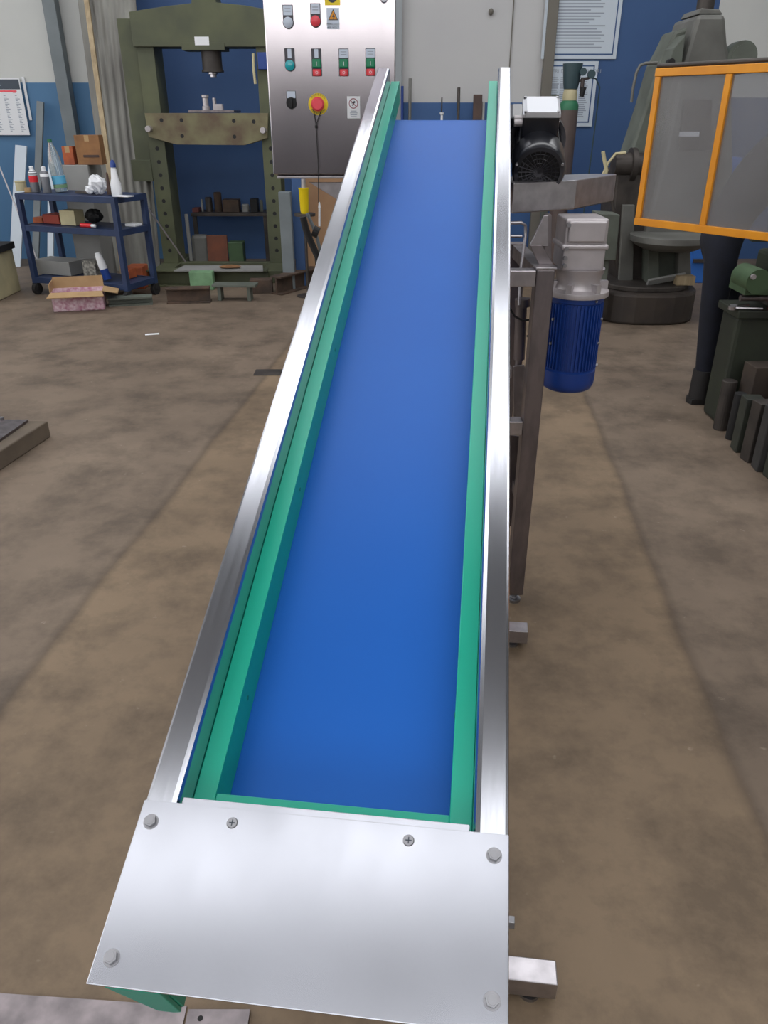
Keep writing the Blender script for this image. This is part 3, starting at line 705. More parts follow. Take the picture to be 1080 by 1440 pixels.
# corrugated sheet stack leaning against the wall
def quad_sheet(name, pts, th, m__, label, cat, waves=0):
    a, b_, c_, d = [Vector(p) for p in pts]  # bottom-left, bottom-right, top-right, top-left
    nrm = (b_ - a).cross(d - a).normalized(); n = max(1, waves * 8); vs = []
    for s_ in (0, 1):
        for i in range(n + 1):
            f_ = i / n; o_ = nrm * (th * s_ + (math.sin(f_ * waves * 2 * PI) * .007 if waves else 0))
            vs += [a.lerp(b_, f_) + o_, d.lerp(c_, f_) + o_]
    k = 2 * (n + 1); fs = []
    for i in range(n):
        p = 2 * i; fs += [(p, p + 2, p + 3, p + 1), (k + p, k + p + 1, k + p + 3, k + p + 2), (p, k + p, k + p + 2, p + 2), (p + 1, p + 3, k + p + 3, k + p + 1)]
    fs += [(0, 1, k + 1, k), (2 * n, k + 2 * n, k + 2 * n + 1, 2 * n + 1)]
    return single(name, MB().add(vs, fs), m__, label, cat)
def sheet_pts(tl, tr, bl, br, Yt, Yb):
    a, b_, c_, d = at(*bl, Yb), at(*br, Yb), at(*tr, Yt), at(*tl, Yt)
    def ext(lo, hi, z): return lo + (hi - lo) * ((z - lo.z) / (hi.z - lo.z))
    return [ext(a, d, 0), ext(b_, c_, 0), ext(b_, c_, 2.9), ext(a, d, 2.9)]
quad_sheet('corrugated_sheet', sheet_pts((130, 0), (191, 0), (176, 376), (226, 376), 8.6, 8.1), .01, 'corr', 'tall corrugated grey metal sheet leaning on the wall left of the olive press', 'metal sheet', 5)
quad_sheet('flat_sheet', sheet_pts((110, 0), (132, 0), (160, 376), (180, 376), 8.7, 8.25), .02, 'corr', 'flat grey metal sheet showing left of the corrugated sheet', 'metal sheet')
lean('wooden_batten', 'wood', (at(158, 272, 7.75).x, 7.7, 0), (at(122, 0, 8.6).x, 8.6, 2.5), .045, .03, 'long pale wooden batten leaning in front of the corrugated sheet', 'batten')

# ------------------------------------------------------------------ blue trolley and what lies on it
def P2(px, py, Z): return fl(px, py, Z)
ct = thing('workshop_trolley', 'blue steel three-shelf trolley on castors, at the far left of the workshop', 'trolley', (-2.8, 7.1, 0), local=False)
FRC = Vector((-2.19, 6.70, 0)); TRA = R(-21.4)
fx0, fx1, fy0, fy1 = -1.04, 0, 0, .42
Trt = Matrix.Translation(FRC) @ Matrix.Rotation(TRA, 4, 'Z')
for z in (.845, .59, .15):
    q = MB().bx(fx0, fx1, fy0, fy1, z - .006, z, 0, Trt)
    for (a, b_, c_, d) in ((fx0, fx1, fy0, fy0 + .02), (fx0, fx1, fy1 - .02, fy1), (fx0, fx0 + .02, fy0, fy1), (fx1 - .02, fx1, fy0, fy1)): q.bx(a, b_, c_, d, z - .045, z + .004, 0, Trt)
    part('shelf', q, 'cart_blue', ct, .002)
for x in (fx0 + .02, fx1 - .02):
    for y in (fy0 + .02, fy1 - .02):
        part('leg', MB().bx(x - .022, x + .022, y - .022, y + .022, .10, .84, 0, Trt), 'cart_blue', ct, .002)
        q = MB().cyl((x - .018, y, .05), (x + .018, y, .05), .05, seg=20, T=Trt); q.bx(x - .028, x + .028, y - .02, y + .02, .05, .10, 0, Trt)
        part('castor', q, 'rubber', ct, .002)
SH = {0: .8492, 1: .5942, 2: .1542}
def spot(px, sh, d=.2):
    "point on a shelf for a picture column, d behind the front edge"
    Z = SH[sh]; k = (px - 540) / 1080; ex = Vector((math.cos(TRA), math.sin(TRA))); ey = Vector((-math.sin(TRA), math.cos(TRA)))
    t = (k * ((FRC.y + ey.y * d) * CT + (EYE - Z) * ST) - FRC.x - ey.x * d) / (ex.x - k * ex.y * CT)
    return Vector((FRC.x + ex.x * t + ey.x * d, FRC.y + ex.y * t + ey.y * d, Z))
def bottle(name, px, sh, d, prof, m__, label, cat, parts=(), tilt=0):
    T = Matrix.Translation(spot(px, sh, d) + Vector((0, 0, abs(tilt) * .0009))) @ Matrix.Rotation(R(tilt), 4, 'Y')
    o = thing(name, label, cat, T=T)
    part('body', MB().lathe(prof, seg=20), m__, o, smooth=True)
    for nm, pr, mm in parts: part(nm, MB().lathe(pr, seg=20), mm, o, smooth=True)
    return o
can = [(.036, 0), (.036, .15), (.03, .165), (.016, .175)]
bottle('spray_can', 50.5, 0, .15, can, mat('can_grey', (104, 106, 112), .4, .3), 'spray can with red band, left one of the pair on the trolley top', 'spray can', (('cap', [(.018, .172), (.018, .2), (.01, .205)], 'white'), ('red_band', [(.0365, .08), (.0365, .13)], 'red'), ('shoulder', [(.0365, .135), (.034, .158), (.02, .174)], 'white')))
bottle('spray_can', 67, 0, .15, can, bpy.data.materials['can_grey'], 'spray can with white shoulder, right one of the pair on the trolley top', 'spray can', (('cap', [(.018, .172), (.018, .2), (.01, .205)], 'white'), ('shoulder', [(.0365, .125), (.036, .15), (.02, .174)], 'white')))
bottle('water_bottle', 87, 0, .25, [(.05, 0), (.055, .02), (.055, .2), (.05, .26), (.035, .33), (.018, .37), (.016, .39)], 'pet', 'big clear plastic bottle with blue label and green cap on the trolley top', 'bottle', (('cap', [(.019, .385), (.019, .41)], 'cyl_green'), ('label_sleeve', [(.0565, .06), (.0565, .125)], 'teal_label'), ('lower_band', [(.0565, .03), (.0565, .055)], 'mint')), tilt=-4)
bottle('squeeze_bottle', 165, 0, .14, [(.04, 0), (.043, .01), (.042, .09), (.03, .13), (.022, .2), (.018, .215)], 'white', 'white plastic bottle with blue nozzle at the right end of the trolley top', 'bottle', (('nozzle', [(.024, .214), (.022, .245), (.008, .27)], 'motor_blue'),))
bottle('brush_handle', 154.5, 0, .2, [(.02, 0), (.022, .04), (.012, .08), (.009, .16), (.006, .17)], 'brown', 'brown brush standing beside the white bottle on the trolley top', 'brush')
q_ = spot(139, 0, .16); x, y = q_.x, q_.y
single('crumpled_paper', MB().blob((x, y, SH[0] + .077), (.07, .05, .07), 16, 10, 0, .22).blob((x - .06, y - .03, SH[0] + .04), (.04, .03, .032), 12, 8, 0, .2), 'paper', 'crumpled white paper towel on the trolley top', 'paper towel')
single('paint_tin', MB().lathe([(.045, 0), (.045, .07), (.048, .072), (.048, .078), (.043, .08)], spot(31, 0, .2)), 'cream', 'small stained cream tin at the left end of the trolley top', 'tin', smooth=True)
single('tape_roll', MB().lathe([(.03, 0), (.03, .035), (.018, .036)], spot(40, 0, .12)), 'cardboard', 'brown tape roll lying beside the stained tin', 'tape roll', smooth=True)
def sbox(name, px0, px1, sh, d, h, dp, m__, label, cat='box', bev=.003):
    a, b_ = spot(px0, sh, d), spot(px1, sh, d); w_ = (b_ - a).length
    T = Matrix.Translation(a) @ Matrix.Rotation(TRA, 4, 'Z'); return single(name, MB().bx(0, w_, 0, dp, 0, h, 0, T), m__, label, cat, bevel=bev)
sbox('hand_file', 106, 130, 0, .17, .02, .03, 'iron', 'dark hand tool lying flat in the middle of the trolley top', 'tool')
sbox('cloth', 158, 180, 0, .04, .008, .08, 'paper', 'folded white cloth at the right front of the trolley top', 'cloth')
sbox('parts_bin', 47, 60, 1, .15, .045, .12, 'orange', 'small orange bin at the left of the middle trolley shelf', 'bin')
sbox('parts_bin', 61.5, 84, 1, .15, .075, .16, mat('brick_red', (150, 62, 48), .7), 'larger brick red bin on the middle trolley shelf', 'bin')
sbox('cream_box', 86, 107, 1, .12, .12, .12, 'cream', 'upright cream box in the middle of the middle trolley shelf')
o = thing('glue_tube', 'red and white tube lying on the middle trolley shelf', 'tube', spot(121, 1, .06), TRA)
part('tube', MB().cyl((-.05, 0, .017), (.06, 0, .017), .017, seg=14), 'red', o, smooth=True); part('cap', MB().cyl((.061, 0, .017), (.1, 0, .017), .013, seg=14), 'white', o, smooth=True)
q_ = spot(134, 1, .28); single('black_bag', MB().blob((q_.x, q_.y, SH[1] + .068), (.075, .06, .055), 16, 9, 0, .12), 'blackm', 'crumpled black bag on the middle trolley shelf', 'bag')
sbox('note_pad', 176, 190, 1, .25, .02, .1, 'paper', 'white note pad at the right end of the middle trolley shelf', 'note pad')
sbox('tool_case', 50, 100, 2, .15, .12, .22, 'grey_box', 'flat grey tool case on the bottom trolley shelf', 'case')
sbox('patterned_tin', 119, 137, 2, .08, .16, .1, mat('tin_pattern', (150, 148, 140), .5, 0, (70, 68, 66), 40), 'square tin with a dark scribbled pattern on the bottom trolley shelf', 'tin')
bottle('detergent_bottle', 152, 2, .1, [(.03, 0), (.034, .01), (.034, .13), (.028, .2), (.02, .23)], 'white', 'white and blue bottle leaning on the bottom trolley shelf', 'bottle', (('blue_base', [(.035, .0), (.035, .09)], 'motor_blue'),), tilt=-14)
sbox('orange_block', 173, 183, 2, .25, .08, .1, 'orange', 'small orange block at the right of the bottom trolley shelf', 'block')
x = at(196, 395, 7.3); single('orange_crate', MB().bx(x.x - .12, x.x + .04, 7.3, 7.5, 0, .2), 'orange', 'faded orange crate on the floor right of the trolley', 'crate', bevel=.01)

# open cardboard box on the floor
bc = fl(106, 438); o = thing('open_carton', 'open cardboard box with pink printed sides on the floor before the trolley', 'box', (bc.x, bc.y + .13, 0), R(14))
q = MB(); w2, d2, h = .2, .11, .15
for (a, b_, c_, d) in ((-w2, w2, -d2, -d2 + .006), (-w2, w2, d2 - .006, d2), (-w2, -w2 + .006, -d2, d2), (w2 - .006, w2, -d2, d2)): q.bx(a, b_, c_, d, 0, h)
q.bx(-w2, w2, -d2, d2, 0, .006); part('carton', q, 'pink', o)
part('flap', MB().add([(-w2, -d2, h), (w2, -d2, h), (w2 + .02, -d2 - .11, h - .02), (-w2 - .02, -d2 - .11, h - .02), (-w2, -d2, h + .005), (w2, -d2, h + .005), (w2 + .02, -d2 - .11, h - .015), (-w2 - .02, -d2 - .11, h - .015)], [(0, 1, 2, 3), (4, 7, 6, 5), (0, 4, 5, 1), (1, 5, 6, 2), (2, 6, 7, 3), (3, 7, 4, 0)]), 'cardboard', o)
part('flap', MB().add([(w2, -d2, h), (w2, d2, h), (w2 + .12, d2, h - .03), (w2 + .12, -d2 + .03, h - .03), (w2, -d2, h + .005), (w2, d2, h + .005), (w2 + .12, d2, h - .025), (w2 + .12, -d2 + .03, h - .025)], [(0, 1, 2, 3), (4, 7, 6, 5), (0, 4, 5, 1), (1, 5, 6, 2), (2, 6, 7, 3), (3, 7, 4, 0)]), 'cardboard', o)
part('flap', MB().bx(-w2, w2, d2, d2 + .005, h, h + .09), 'cardboard', o)
part('flap', MB().bx(-w2 - .005, -w2, -d2, d2, h, h + .07), 'cardboard', o)
# scrap beams and crate
def beam(mb, x0, x1, y0, y1, z0, z1, t=.014, T=None, web=True):
    mb.bx(x0, x1, y0, y1, z0, z0 + t, 0, T); mb.bx(x0, x1, y0, y1, z1 - t, z1, 0, T); ym = (y0 + y1) / 2; mb.bx(x0, x1, ym - t / 2, ym + t / 2, z0 + t, z1 - t, 0, T); return mb
T = Matrix.Translation(fl(188, 428)) @ Matrix.Rotation(R(14), 4, 'Z')
single('green_offcut', beam(MB(), -.2, .16, -.06, .06, 0, .07, T=T), 'machine_green', 'short rusty green beam offcut on the floor before the trolley', 'beam')
cr = thing('cream_crate', 'beige crate with a dark open top at the far left edge, on the floor', 'crate', (-3.35, 6.6, 0), R(0), local=False)
x0, x1 = fl(0, 412).x - .4, fl(34, 408).x
part('crate', MB().bx(x0, x1 - .02, 6.75, 7.25, .0, at(20, 362, 6.75).z), 'cream', cr, .01)
part('crate_rim', MB().bx(x0, x1, 6.73, 7.27, at(20, 362, 6.75).z + .0005, at(20, 352, 6.75).z), 'blackm', cr, .005)
single('red_rag', MB().blob((x0 + .3, 7.0, at(20, 352, 6.75).z + .056), (.14, .12, .05), 14, 8, 0, .15), mat('rag_red', (130, 50, 50), .9), 'dull red rag lying on the beige crate', 'rag')
lean('thin_rod', 'steel', (at(24, 316, 6.9).x - .1, 7.5, .0), (at(-6, 270, 7.9).x, 8.0, 1.2), .012, .012, 'thin bright rod leaning at the far left edge', 'rod')

# ------------------------------------------------------------------ the olive press
YP = 8.0
def pz(y, Y=YP): return at(0, y, Y).z
def pxx(x, y, Y=YP): return at(x, y, Y).x
pr = thing('hydraulic_press', 'olive green H-frame hydraulic press against the blue wall on the left', 'press', (at(295, 390, YP).x, YP + .2, 0), local=False)
xl0, xl1 = pxx(214, 240), pxx(236, 240); xr0, xr1 = pxx(371, 240), pxx(394, 240)
ztop = 2.35
for x0, x1 in ((xl0, xl1), (xr0, xr1)):
    q = MB(); q.bx(x0, x1, YP, YP + .012, .12, 2.2); q.bx(x0, x1, YP + .30, YP + .312, .12, 2.2)
    inner = x1 - .012 if x0 == xl0 else x0
    q.bx(inner, inner + .012, YP + .012, YP + .30, .12, 2.2)
    col = part('column', q, 'olive', pr, .002)
    h_ = MB()
    for k in range(9):
        z = 1.16 - k * .115; xc_ = (x0 + x1) / 2; h_.cyl((xc_, YP - .002, z), (xc_, YP + .001, z), .018, seg=16)
    part('pin_hole', h_, 'blackm', col)
    part('column_foot', beam(MB(), x0 - .05, x1 + .05, YP - .45, YP + .6, 0, .12) if False else MB().bx(x0 - .02, x1 + .02, YP - .4, YP + .6, 0, .119), 'olive', pr, .004)
# wide sheet cheeks beside the left column
part('column_cheek', MB().bx(xl0 - .16, xl0 - .001, YP + .05, YP + .06, .9, 2.2), 'olive', pr)
hx0, hx1 = pxx(188, 60), pxx(402, 60)
arch = [(hx0, pz(66)), (hx1, pz(66)), (hx1, pz(18)), (pxx(345, 12), pz(8)), (pxx(305, 6), pz(4)), (pxx(300, 6), pz(-30)), (pxx(275, 6), pz(-30)), (pxx(270, 6), pz(5)), (pxx(235, 10), pz(9)), (hx0, pz(17))]
part('head_beam', MB().prism(arch, YP - .03, YP + .25, 'y'), 'olive', pr, .004)
part('head_block', MB().bx(pxx(257, 70), pxx(317, 70), YP - .035, YP + .2, pz(71), pz(60)), 'olive', pr, .003)
pp = part('press_plate', MB().bx(pxx(275, 58), pxx(295, 58), YP - .036, YP - .031, pz(64), pz(52)), 'paper', pr)
rm = MB(); xc_ = pxx(296, 90); rm.cyl((xc_, YP + .08, pz(99)), (xc_, YP + .08, pz(70)), .09, seg=28); rm.cyl((xc_, YP + .08, pz(101)), (xc_, YP + .08, pz(98)), .10, seg=28)
part('ram', rm, 'iron', pr, smooth=True)
part('ram_tip', MB().cyl((xc_, YP + .08, pz(108)), (xc_, YP + .08, pz(99)), .032, seg=18).cyl((xc_, YP + .08, pz(104)), (xc_, YP + .08, pz(101)), .045, seg=8), 'steel', pr, .002)
tp = [(pxx(205, 158), pz(159)), (pxx(378, 158), pz(159)), (pxx(377, 195), pz(194)), (pxx(345, 203), pz(204)), (pxx(250, 203), pz(203)), (pxx(211, 192), pz(192))]
tpo = part('press_table', MB().prism(tp, YP - .05, YP - .02, 'y').prism(tp, YP + .33, YP + .36, 'y').bx(pxx(270, 160), pxx(325, 160), YP - .02, YP + .33, pz(170), pz(160)), 'olive_worn', pr, .002)
hm = MB()
for x, y in ((229, 169), (257, 169), (258, 191), (330, 170), (358, 171), (331, 192)): hm.cyl((pxx(x, y), YP - .051, pz(y)), (pxx(x, y), YP - .048, pz(y)), .017, seg=16)
part('table_hole', hm, 'blackm', tpo)
for x, y in ((213, 181), (372, 183)):
    part('table_pin', MB().cyl((pxx(x, y), YP - .13, pz(y)), (pxx(x, y), YP - .05, pz(y)), .026, seg=18), 'alu', tpo, .002)
part('bolster', MB().bx(pxx(266, 155), pxx(330, 155), YP - .04, YP + .34, pz(158.4), pz(155)), 'steel_dull', tpo, .002)
part('rear_beam', MB().bx(xl1, xr0, YP + .02, YP + .12, .02, .12), 'olive', pr, .004)
part('side_bracket', MB().bx(pxx(186, 240), xl0 - .001, YP - .01, YP + .2, pz(255), pz(225)), 'olive', pr, .003)
part('gauge_pipe', MB().tube([at(356, 75, YP - .02), at(357, 100, YP - .02), at(359, 118, YP - .02)], .012, 8), 'cream', pr, smooth=True)
part('control_box', MB().bx(pxx(360, 80) + .02, pxx(374, 80) + .02, YP - .05, YP - .001, pz(98), pz(74)), 'motor_blue', pr, .004)
zt_ = pz(155) + .0005
single('press_tool', MB().lathe([(.035, 0), (.035, .03), (.026, .035), (.026, .10), (.034, .105), (.034, .125)], (pxx(289, 150), YP + .02, zt_)), 'alu', 'round steel die standing on the olive press table', 'die', smooth=True)
q = MB(); x = pxx(306, 150); q.bx(x - .04, x + .045, YP - .01, YP + .06, zt_, zt_ + .05); q.bx(x - .04, x - .02, YP - .01, YP + .06, zt_ + .05, zt_ + .1)
single('angle_block', q, 'alu', 'small L-shaped steel block on the press table, right of the round die', 'block', bevel=.002)

# bench behind the press with small things
YB2 = 8.55
bz = at(300, 300, YB2).z
bn = thing('back_bench', 'dark narrow bench against the blue wall, seen through the press', 'bench', (at(320, 300, YB2).x, YB2 + .15, 0), local=False)
bx0, bx1 = at(268, 300, YB2).x, at(376, 300, YB2).x
part('bench_top', MB().bx(bx0, bx1, YB2, YB2 + .35, bz - .03, bz), 'iron', bn, .003)
for x in (bx0 + .03, bx1 - .03): part('leg', MB().bx(x - .02, x + .02, YB2 + .02, YB2 + .06, 0, bz - .03), 'iron', bn)
def bench_item(name, x0, x1, y0, m__, label, cat, rnd=False):
    a = at(x0, y0, YB2 + .08); b_ = at(x1, y0, YB2 + .08)
    mb = MB()
    if rnd: mb.lathe([((b_.x - a.x) / 2, 0), ((b_.x - a.x) / 2, a.z - bz - .01), ((b_.x - a.x) / 2.5, a.z - bz)], ((a.x + b_.x) / 2, YB2 + .15, bz + .0005), 18)
    else: mb.bx(a.x, b_.x, YB2 + .08, YB2 + .22, bz + .0005, a.z)
    single(name, mb, m__, label, cat, bevel=.004 if not rnd else 0, smooth=rnd)
bench_item('red_block', 270, 279, 293, mat('dusty_red', (104, 58, 56), .8), 'dusty red block at the left end of the back bench', 'block')
bench_item('grey_tube', 280, 283, 281, 'grey_box', 'upright grey tube standing on the back bench', 'tube', True)
bench_item('dark_tin', 286, 296, 278, 'iron', 'round dark tin on the back bench, right of the grey tube', 'tin', True)
bench_item('brown_tin', 298, 309, 271, 'rust', 'tall rusty tin in the middle of the back bench', 'tin', True)
bench_item('rusty_box', 312, 335, 281, 'rust', 'wide rusty box on the back bench', 'box')
bench_item('ring_gear', 338, 349, 288, 'grey_box', 'pale grey ring lying on the back bench, right of the rusty box', 'ring', True)
bench_item('black_box', 351, 361, 280, 'blackm', 'small black box on the back bench', 'box')
bench_item('green_tin', 363, 368, 282, 'machine_green', 'slim grey-green tin at the right end of the back bench', 'tin', True)
# under the bench / press base
def at_floor_box(name, px0, px1, py0, Y, d, m__, label, cat, z0=0., tilt=0, bevel=.006):
    a, b_ = at(px0, py0, Y), at(px1, py0, Y)
    T = Matrix.Translation(((a.x + b_.x) / 2, Y, z0)) @ Matrix.Rotation(R(tilt), 4, 'X'); wv = (b_.x - a.x) / 2
    return single(name, MB().bx(-wv, wv, 0, d, 0, a.z - z0, 0, T), m__, label, cat, bevel=bevel)
at_floor_box('white_board', 259, 264, 301, 8.35, .02, 'grey_box', 'narrow pale board standing at the left end of the back bench', 'board')
at_floor_box('grey_sack', 266, 292, 330, 8.32, .1, 'machine_grey', 'grey-brown sack leaning behind the press base', 'sack', tilt=-6, bevel=.04)
at_floor_box('rusty_plate', 289, 318, 331, 8.24, .03, mat('rust_orange', (124, 74, 54), .8, .1, (98, 62, 50), 6), 'orange-brown rusty plate standing behind the press base', 'plate', tilt=-4)
at_floor_box('olive_drum', 320, 341, 341, 8.26, .14, 'lathe_light', 'green square canister standing behind the press base', 'canister')
# press base rail and scrap in front
bz2 = .25
bp_ = thing('base_beam', 'long olive steel beam lying across the floor at the foot of the press', 'beam', (at(300, 390, 7.55).x, 7.5, 0), local=False)
part('beam', beam(MB(), at(210, 400, 7.5).x, at(378, 400, 7.5).x, 7.42, 7.56, .0, .15), 'olive', bp_, .002)
x0, x1 = at(248, 380, 7.45).x, at(372, 380, 7.45).x
single('pale_plate', MB().prism([(x0, 7.36), (x1, 7.36), (x1 - .04, 7.62), (x0 + .04, 7.62)], .1505, .162, 'z'), 'grey_box', 'long pale steel plate lying on the base beam of the press', 'plate')
x = at(325, 378, 7.5).x; single('brown_rag', MB().blob((x, 7.48, .176), (.1, .07, .012), 12, 6, 0, .1), 'cardboard_dark', 'flat brown rag on the pale plate at the foot of the press', 'rag')
a, b_ = at(266, 385, 7.28), at(299, 385, 7.28)
single('mint_box', MB().bx(a.x, b_.x, 7.26, 7.35, 0, .165), 'mint', 'mint green painted steel box standing before the base beam', 'box', bevel=.006)
T = Matrix.Translation(fl(268, 427)) @ Matrix.Rotation(R(6), 4, 'Z')
single('iron_channel', beam(MB(), -.2, .17, 0, .1, 0, .13, T=T), 'rust', 'dark rusty beam offcut on the floor before the mint box', 'beam', bevel=.001)
T = Matrix.Translation(fl(330, 424)) @ Matrix.Rotation(R(-3), 4, 'Z')
q = MB(); q.bx(-.19, .19, 0, .14, .12, .14, 0, T); q.bx(-.15, -.12, .02, .12, 0, .12, 0, T); q.bx(.11, .14, .02, .12, 0, .12, 0, T)
single('iron_stool', q, 'machine_green', 'low grey-green iron trestle on the floor right of the mint box', 'trestle', bevel=.002)
T = Matrix.Translation(fl(368, 413)) @ Matrix.Rotation(R(5), 4, 'Z')
single('steel_block', MB().bx(-.1, .1, 0, .12, 0, .12, 0, T), 'rust', 'small rusty block on the floor right of the low trestle', 'block', bevel=.004)
T = Matrix.Translation(fl(400, 412)) @ Matrix.Rotation(R(58), 4, 'Z')
single('angle_beam', beam(MB(), -.1, .5, -.05, .07, 0, .16, T=T), 'rust', 'rusty beam pointing away, on the floor right of the press', 'beam', bevel=.001)
lean('pale_rod', 'steel', (fl(268, 372).x, 7.9, 0.24) if False else (at(262, 368, 7.35).x, 7.33, at(262, 368, 7.35).z), (at(197, 275, 7.3).x, 7.28, at(197, 275, 7.3).z), .012, .012, 'long thin pale rod sloping from the trolley down to the press base', 'rod')

# right of the press: posts, yellow funnel, hose, brown panel
a = at(391, 270, 7.25); b_ = at(408, 270, 7.25)
single('grey_pillar', MB().bx(a.x, b_.x, 7.25, 7.35, 0, a.z), 'grey_paint', 'short grey pillar right of the press, on the floor', 'pillar', bevel=.006)
a = at(410, 258, 7.4); b_ = at(424, 258, 7.4)
single('blue_post', MB().bx(a.x, b_.x, 7.4, 7.5, 0, a.z + .1), 'wall_blue', 'blue square post standing between the press and the brown panel', 'post', bevel=.006)
a = at(426, 255, 8.3); b_ = at(520, 255, 8.3)
single('wooden_board', MB().bx(a.x, b_.x, 8.3, 8.34, 0, a.z + .1), 'panelwood', 'large light brown board standing behind the conveyor, below the control cabinet', 'board', bevel=.004)
a = at(428.5, 300, 7.0)
yf = thing('yellow_funnel', 'yellow plastic grease gun standing on a stool behind the conveyor', 'grease gun', (a.x, 7.0, a.z), local=False)
part('body', MB().lathe([(.03, 0), (.036, .02), (.042, .19), (.048, .2)], (a.x, 7.0, a.z), 18), 'yellow2', yf, smooth=True)
part('nozzle', MB().lathe([(.02, .2), (.018, .27)], (a.x, 7.0, a.z), 14), 'alu', yf, smooth=True)
q = MB().lathe([(.10, 0), (.10, .01)], (a.x, 7.0, 0), 20); q.cyl((a.x, 7.0, .01), (a.x, 7.0, a.z - .02), .012); q.lathe([(.09, a.z - .02), (.09, a.z - .0005)], (a.x, 7.0, 0), 20)
single('round_stand', q, 'iron', 'dark round pedestal stand carrying the yellow grease gun', 'stand', smooth=True)
hs = thing('black_hose', 'loose black hose hanging behind the conveyor below the control cabinet', 'hose', (at(440, 380, 3.4).x, 3.4, 0), local=False)
part('hose', MB().tube([at(x, y, 3.4) for x, y in ((426, 305), (430, 322), (438, 342), (447, 362))] + [Vector((-.24, 3.3, .25)), Vector((-.2, 3.2, .016)), Vector((0, 3.1, .016))], .014, 10), 'blackm', hs, smooth=True)
part('hose', MB().tube([at(x, y, 3.42) for x, y in ((432, 300), (440, 318), (446, 335))] + [at(455, 372, 3.42), Vector((-.15, 3.35, .012)), Vector((.1, 3.2, .012))], .007, 10), 'grey_paint', hs, smooth=True)
part('connector', MB().cyl(at(440, 324, 3.36), at(448, 328, 3.36), .022, seg=14), 'blackm', hs)

# ------------------------------------------------------------------ in front of the big door: rods
def rod(px, py0, r, m__, label, nm='rod', Y=8.75, sq=False):
    a = at(px, py0, Y + .1)
    mb = MB()
    if sq: 
        return lean(nm, m__, (a.x, Y - .12, 0), (a.x, Y + .16, a.z), r * 2, .03, label, nm.split('_')[-1])
    mb.tube([(a.x, Y - .12, 0), (a.x, Y + .16, a.z)], r, 10); single(nm, mb, m__, label, 'rod', smooth=True)
rod(566, 121, .014, 'motor_blue', 'blue-sleeved rod leaning on the big door, leftmost of the rods')
rod(577, 110, .016, 'machine_grey', 'tall grey rod leaning on the big door beside the blue-sleeved one')
rod(622, 137, .008, 'iron', 'thin dark rod leaning near the middle of the big door')
rod(646, 123, .016, 'iron', 'thick dark rod leaning on the big door, right of its middle')
rod(673, 133, .045, 'brown', 'wide brown board leaning on the right part of the big door', 'brown_board', sq=True)
rod(681, 143, .012, 'grey_box', 'pale thin batten leaning right beside the wide brown board', 'pale_batten', sq=True)
single('capped_stick', MB().lathe([(.012, 0), (.012, at(621, 162, 8.55).z), (.022, at(621, 162, 8.55).z + .01), (.022, at(621, 158, 8.55).z)], (at(621, 160, 8.6).x, 8.55, 0), 14), 'white', 'white-capped stick standing before the big door', 'stick', smooth=True)
single('door_hook', MB().blob((at(691, 16, YW).x, YW + .03, at(691, 16, YW).z), (.025, .03, .03)), 'frame_grey', 'small dark hook on the pale leaf of the big door', 'hook')

# ------------------------------------------------------------------ posters and gas cylinder
def poster(px0, py0, px1, py1, Y, label, head, rows, cols):
    a, b_ = at(px0, py0, Y), at(px1, py1, Y)
    o = thing('wall_poster', label, 'poster', ((a.x + b_.x) / 2, Y, b_.z), local=False)
    part('panel', MB().bx(a.x, b_.x, Y, Y + .008, b_.z, a.z), 'sheet', o, .002)
    q = MB(); e = .035; f_ = .012
    for (x0, x1, z0, z1) in ((a.x + e, b_.x - e, b_.z + e, b_.z + e + f_), (a.x + e, b_.x - e, a.z - e - f_, a.z - e), (a.x + e, a.x + e + f_, b_.z + e, a.z - e), (b_.x - e - f_, b_.x - e, b_.z + e, a.z - e)):
        q.bx(x0, x1, Y - .001, Y, z0, z1)
    part('border_line', q, 'wall_blue', o)
    q = MB(); H_ = a.z - b_.z; top = a.z - (.14 if head else .06); rnd = random.Random(3)
    for i in range(rows):
        z = top - (top - b_.z - .08) * i / rows
        for c_ in range(cols):
            xa = a.x + .07 + (b_.x - a.x - .14) * c_ / cols; xe = xa + (b_.x - a.x - .14) / cols * rnd.uniform(.6, .92)
            q.bx(xa, xe, Y - .001, Y, z - .011, z)
    part('printed_lines', q, 'inklight', o)
    if head: part('heading', text_mb(head, .052, facing((a.x + b_.x) / 2, Y - .0012, a.z - .105)), 'inklight', o)
poster(775, -95, 866, 83, YW - .02, 'large pale poster of small print with blue border, upper one on the blue wall', None, 34, 1)
poster(767, 86, 832, 178, YW - .02, 'smaller pale poster with a heading, on the blue wall behind the gas cylinder', 'DOVERI DEI LAVORATORI', 20, 4)
gy = 8.3; gxp = at(797, 180, gy).x; sh_ = at(797, 143, gy).z
gc = thing('gas_cylinder', 'tall brown gas cylinder with green shoulder and regulator, before the blue wall', 'gas cylinder', (gxp, gy, 0))
part('cylinder', MB().lathe([(.08, 0), (.088, .01), (.09, .04), (.09, sh_ - .06)], seg=28), 'cyl_brown', gc, smooth=True)
part('shoulder', MB().lathe([(.0905, sh_ - .07), (.09, sh_ - .03), (.075, sh_ + .0), (.06, sh_ + .012)], seg=28), 'cyl_green', gc, smooth=True)
part('neck_ring', MB().lathe([(.066, sh_ + .01), (.068, sh_ + .06), (.06, sh_ + .1), (.055, sh_ + .105)], seg=24), 'cream', gc, smooth=True)
part('valve_guard', MB().lathe([(.065, sh_ + .105), (.075, sh_ + .16), (.092, sh_ + .31), (.092, sh_ + .315)], seg=24), 'slate', gc, smooth=True)
rg = MB(); rg.cyl((.1, -.03, sh_ + .1), (.1, -.03, sh_ + .2), .018, seg=12); rg.tube([(.06, -.02, sh_ + .17), (.16, -.05, sh_ + .2)], .012, 8)
rgo = part('regulator', rg, 'cyl_brown', gc, smooth=True)
